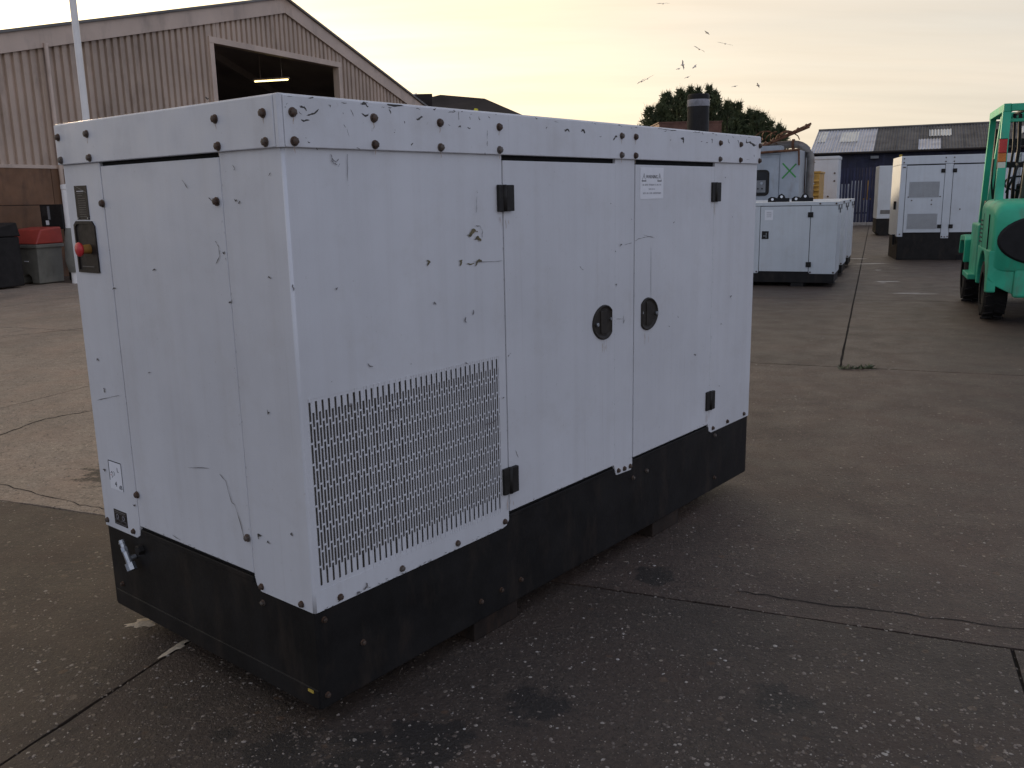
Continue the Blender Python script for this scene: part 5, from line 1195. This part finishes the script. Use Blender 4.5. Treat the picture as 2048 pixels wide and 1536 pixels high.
# overhead guard
def beam(p, q, a, b, name='guard_beam', mat='fork_green'):
    p = Vector(p); q = Vector(q); d = (q-p).normalized(); s = Vector((0,1,0)); u = d.cross(s).normalized()
    c = [p+s*a/2+u*b/2, p-s*a/2+u*b/2, p-s*a/2-u*b/2, p+s*a/2-u*b/2]
    return MB().prism(c, q-p).build(name, mat, fk, 0.006)
for s in (1,-1):
    beam((0.02,s*0.56,1.50),(0.50,s*0.50,2.66),0.10,0.09,'guard_pillar')
    beam((0.62,s*0.62,1.30),(0.60,s*0.53,2.60),0.045,0.075,'guard_pillar')
    beam((0.44,s*0.50,2.70),(2.05,s*0.50,2.70),0.09,0.10)
    beam((2.0,s*0.50,2.68),(2.45,s*0.50,1.0),0.08,0.09,'guard_pillar')
for x in (0.47,2.02): MB().box(x-0.05,-0.455,2.655,x+0.05,0.455,2.745).build('guard_beam','fork_green',fk,0.006)
MB().box(0.47,-0.455,2.52,0.53,0.455,2.56).build('guard_beam','fork_green',fk,0.004)
for i in range(6): MB().box(0.56,-0.40+i*0.16-0.015,2.68,1.98,-0.40+i*0.16+0.015,2.72).build('guard_bar','fork_black',fk)
# tail lamps on the pillars
for s in (1,-1):
    lam = MB().box(0.17,s*0.545-0.05,1.92,0.24,s*0.545+0.05,2.30).build('tail_lamp','fork_black',fk,0.006)
    for z0,z1,mm in ((2.12,2.29,'lamp_red'),(2.01,2.115,'lamp_amber'),(1.93,2.005,'lamp_clear')):
        MB().box(0.15,s*0.545-0.045,z0,0.1695,s*0.545+0.045,z1).build('lens',mm,lam,0.004)
# lever, hose bundle, wheel
MB().tube([(2.15,0.1,1.45),(1.95,0.1,1.72)],0.03,8).build('steering_column','fork_black',fk)
mb = MB(); ring=[(1.93+0.10*math.cos(a)*0.6,0.1+0.19*math.sin(a),1.74+0.10*math.cos(a)) for a in [i*2*math.pi/20 for i in range(21)]]; mb.tube(ring,0.016,6); mb.build('steering_wheel','fork_black',fk)
for k_, (y_, x_) in enumerate(((0.34,1.0),(0.26,1.12),(0.17,1.05),(0.40,1.30))):
    MB().tube([(x_,y_,1.30),(x_-0.05,y_+0.02,1.75),(x_+0.04,y_-0.02,2.2),(x_+0.02,y_,2.66)],0.018+0.006*(k_ % 2),7).build('hose','fork_black',fk,smooth=True)
MB().box(0.95,0.10,1.95,1.10,0.42,2.02).build('hose_clamp','fork_black',fk)
MB().tube([(0.10,0.47,1.62),(0.02,0.42,1.80),(0.12,0.36,1.95),(0.26,0.36,1.98)],0.016,7).build('cable','fork_black',fk,smooth=True)
MB().tube([(0.30,0.60,1.56),(0.18,0.64,1.75),(0.34,0.62,2.05)],0.012,6).build('cable','fork_black',fk,smooth=True)
for z_ in (0.55,0.75): MB().cyl((-0.741,0.50,z_+0.35),(-0.752,0.50,z_+0.35),0.018,n=8).build('bolt','steel',fk)
MB().cyl((-0.70,0.0,0.62),(-0.82,0.0,0.62),0.05,n=12).build('tow_pin','fork_black',fk)
# mast, carriage, forks
for s in (1,-1):
    MB().box(2.55,s*0.36-0.04,0.12,2.72,s*0.36+0.04,2.55).build('mast_rail','fork_black',fk,0.004)
    MB().box(2.58,s*0.27-0.03,0.12,2.70,s*0.27+0.03,2.50).build('inner_rail','fork_black',fk,0.004)
    MB().prism([(2.80,s*0.30-0.06,0.06),(2.80,s*0.30-0.06,0.75),(2.85,s*0.30-0.06,0.75),(2.86,s*0.30-0.06,0.11),(3.95,s*0.30-0.06,0.08),(3.95,s*0.30-0.06,0.06)],(0,0.12,0)).build('fork_blade','fork_black',fk)
for z in (0.35,1.2,2.3): MB().box(2.56,-0.32,z,2.70,0.32,z+0.10).build('mast_cross','fork_black',fk)
MB().box(2.73,-0.5,0.30,2.80,0.5,0.42).build('carriage','fork_black',fk); MB().box(2.73,-0.5,0.62,2.80,0.5,0.72).build('carriage','fork_black',fk)
MB().tube([(2.62,0.05,0.3),(2.62,0.05,2.2)],0.045,10).build('lift_ram','steel',fk)
MB().tube([(2.5,-0.12,0.9),(2.45,-0.12,1.9),(2.55,-0.12,2.3)],0.02,6).build('hose','fork_black',fk); MB().tube([(2.5,-0.18,0.9),(2.44,-0.18,1.8),(2.55,-0.18,2.25)],0.02,6).build('hose','fork_black',fk)
# ------------------------------------------------------------------ gulls
gl = [((6.68,9.52),0.95,0.0,0.0,0.10,'lone gull gliding highest above the yard'),((8.56,8.33),0.55,-0.5,0.5,0.05,'small gull below the lone highest gull'),
      ((9.34,7.87),1.15,-0.22,0.0,0.06,'gull gliding on wide outstretched wings beside another broad-winged gull'),((8.24,7.67),1.0,-0.45,0.2,0.14,'broad-winged gull tilting with one wing raised'),
      ((7.55,7.06),0.75,-1.2,0.9,0.25,'gull banking steeply with wings nearly upright'),((7.38,6.90),0.45,0.3,0.3,0.05,'tiny gull just under the steeply banking gull'),((8.08,6.97),0.5,0.7,0.4,0.12,None),((7.77,6.55),0.55,0.35,0.2,0.04,None),
      ((9.81,6.14),0.55,0.2,0.2,0.04,'small gull low over the evergreen top'),((10.8,6.16),0.45,-0.9,0.6,0.08,'small gull flying clear of the evergreens towards the shed'),((6.06,6.52),1.1,0.5,0.0,0.06,'large gull of a close pair, wings slanting'),((5.80,6.42),0.75,0.55,0.1,0.10,'smaller gull of a close pair, wings slanting')]
for (c, sp, tilt, hd, fp_, lab) in gl:
    t = thing('gull', lab or 'small gull flying in the flock above the evergreens', 'bird', (c[0], 40.0, c[1]), 0, None if lab else 'gulls above the evergreens')
    t.rotation_euler = (0.15, -tilt, hd); t.scale = (0.58, 0.5, 0.5)
    mb = MB(); mb.tube([(0,-0.20,0),(0,-0.13,0.015),(0,0.0,0.015),(0,0.13,0.01),(0,0.22,-0.01)],[0.012,0.04,0.055,0.04,0.010],8)
    mb.build('body','gull_grey',t,smooth=True)
    for s in (1,-1):
        mb = MB(); mb.prism([(0,0.09,0.02),(s*sp*0.22,0.12,fp_*0.6),(s*sp*0.5,0.0,fp_*0.2),(s*sp*0.30,-0.05,fp_*0.5),(0,-0.06,0.02)],(0,0,0.012)); mb.build('wing','gull_grey',t)
# ------------------------------------------------------------------ small things on the yard
def heap(name, label, cat, c, rx, ry, h, ang, seed):
    r = random.Random(seed); n = 22; mb = MB(); rings = [1.0,0.8,0.55,0.28]; vs = []
    offs = [r.uniform(0.6,1.15) for _ in range(n)]
    for k in rings:
        for i in range(n):
            a = 2*math.pi*i/n; o = 1 + (offs[i]-1)*k
            x, y = math.cos(a)*rx*k*o, math.sin(a)*ry*k*o
            z = 0.0005 + h*(1-k)*r.uniform(0.6,1.2) if k < 1 else 0.0005
            vs.append((x*math.cos(ang)-y*math.sin(ang), x*math.sin(ang)+y*math.cos(ang), z))
    vs.append((0,0,h))
    fs = []
    for q in range(len(rings)-1):
        for i in range(n): fs.append((q*n+i, q*n+(i+1)%n, (q+1)*n+(i+1)%n, (q+1)*n+i))
    b0 = (len(rings)-1)*n
    for i in range(n): fs.append((b0+i, b0+(i+1)%n, len(vs)-1))
    mb.add(vs, fs); o = mb.build(name, 'pale_mark', None); o.location = (c[0], c[1], 0); return tag(o, label, cat)
heap('pale_patch', 'low pale patch at the foot of the generator base', 'pale_mark', (-1.535,3.42), 0.085, 0.045, 0.006, R(20), 1)  # thin raised patch, paler than the concrete around it
heap('pale_streak', 'thin pale streak along the concrete joint under the generator', 'pale_mark', (-1.33,3.20), 0.020, 0.085, 0.004, R(-22), 2)
t = thing('weed_tuft', 'small green weed growing in the concrete joint', 'weed', (3.36,8.46,0))
mb = MB(); rw = random.Random(4)
for i in range(70):
    c = Vector((rw.uniform(-0.20,0.16),rw.uniform(-0.03,0.03),0)); d = Vector((rw.uniform(-0.06,0.06),rw.uniform(-0.05,0.05),rw.uniform(0.015,0.05))); s = Vector((rw.uniform(-1,1),rw.uniform(-1,1),0)).normalized()*0.009
    mb.add([c, c+d*0.5+s, c+d, c+d*0.5-s],[(0,1,2,3)])
mb.build('leaves','weed',t)
mb = MB(); mb.tube([(-0.19,0,0.002),(0.0,0.01,0.006),(0.15,0,0.002)],0.004,5); mb.build('stem','weed',t)
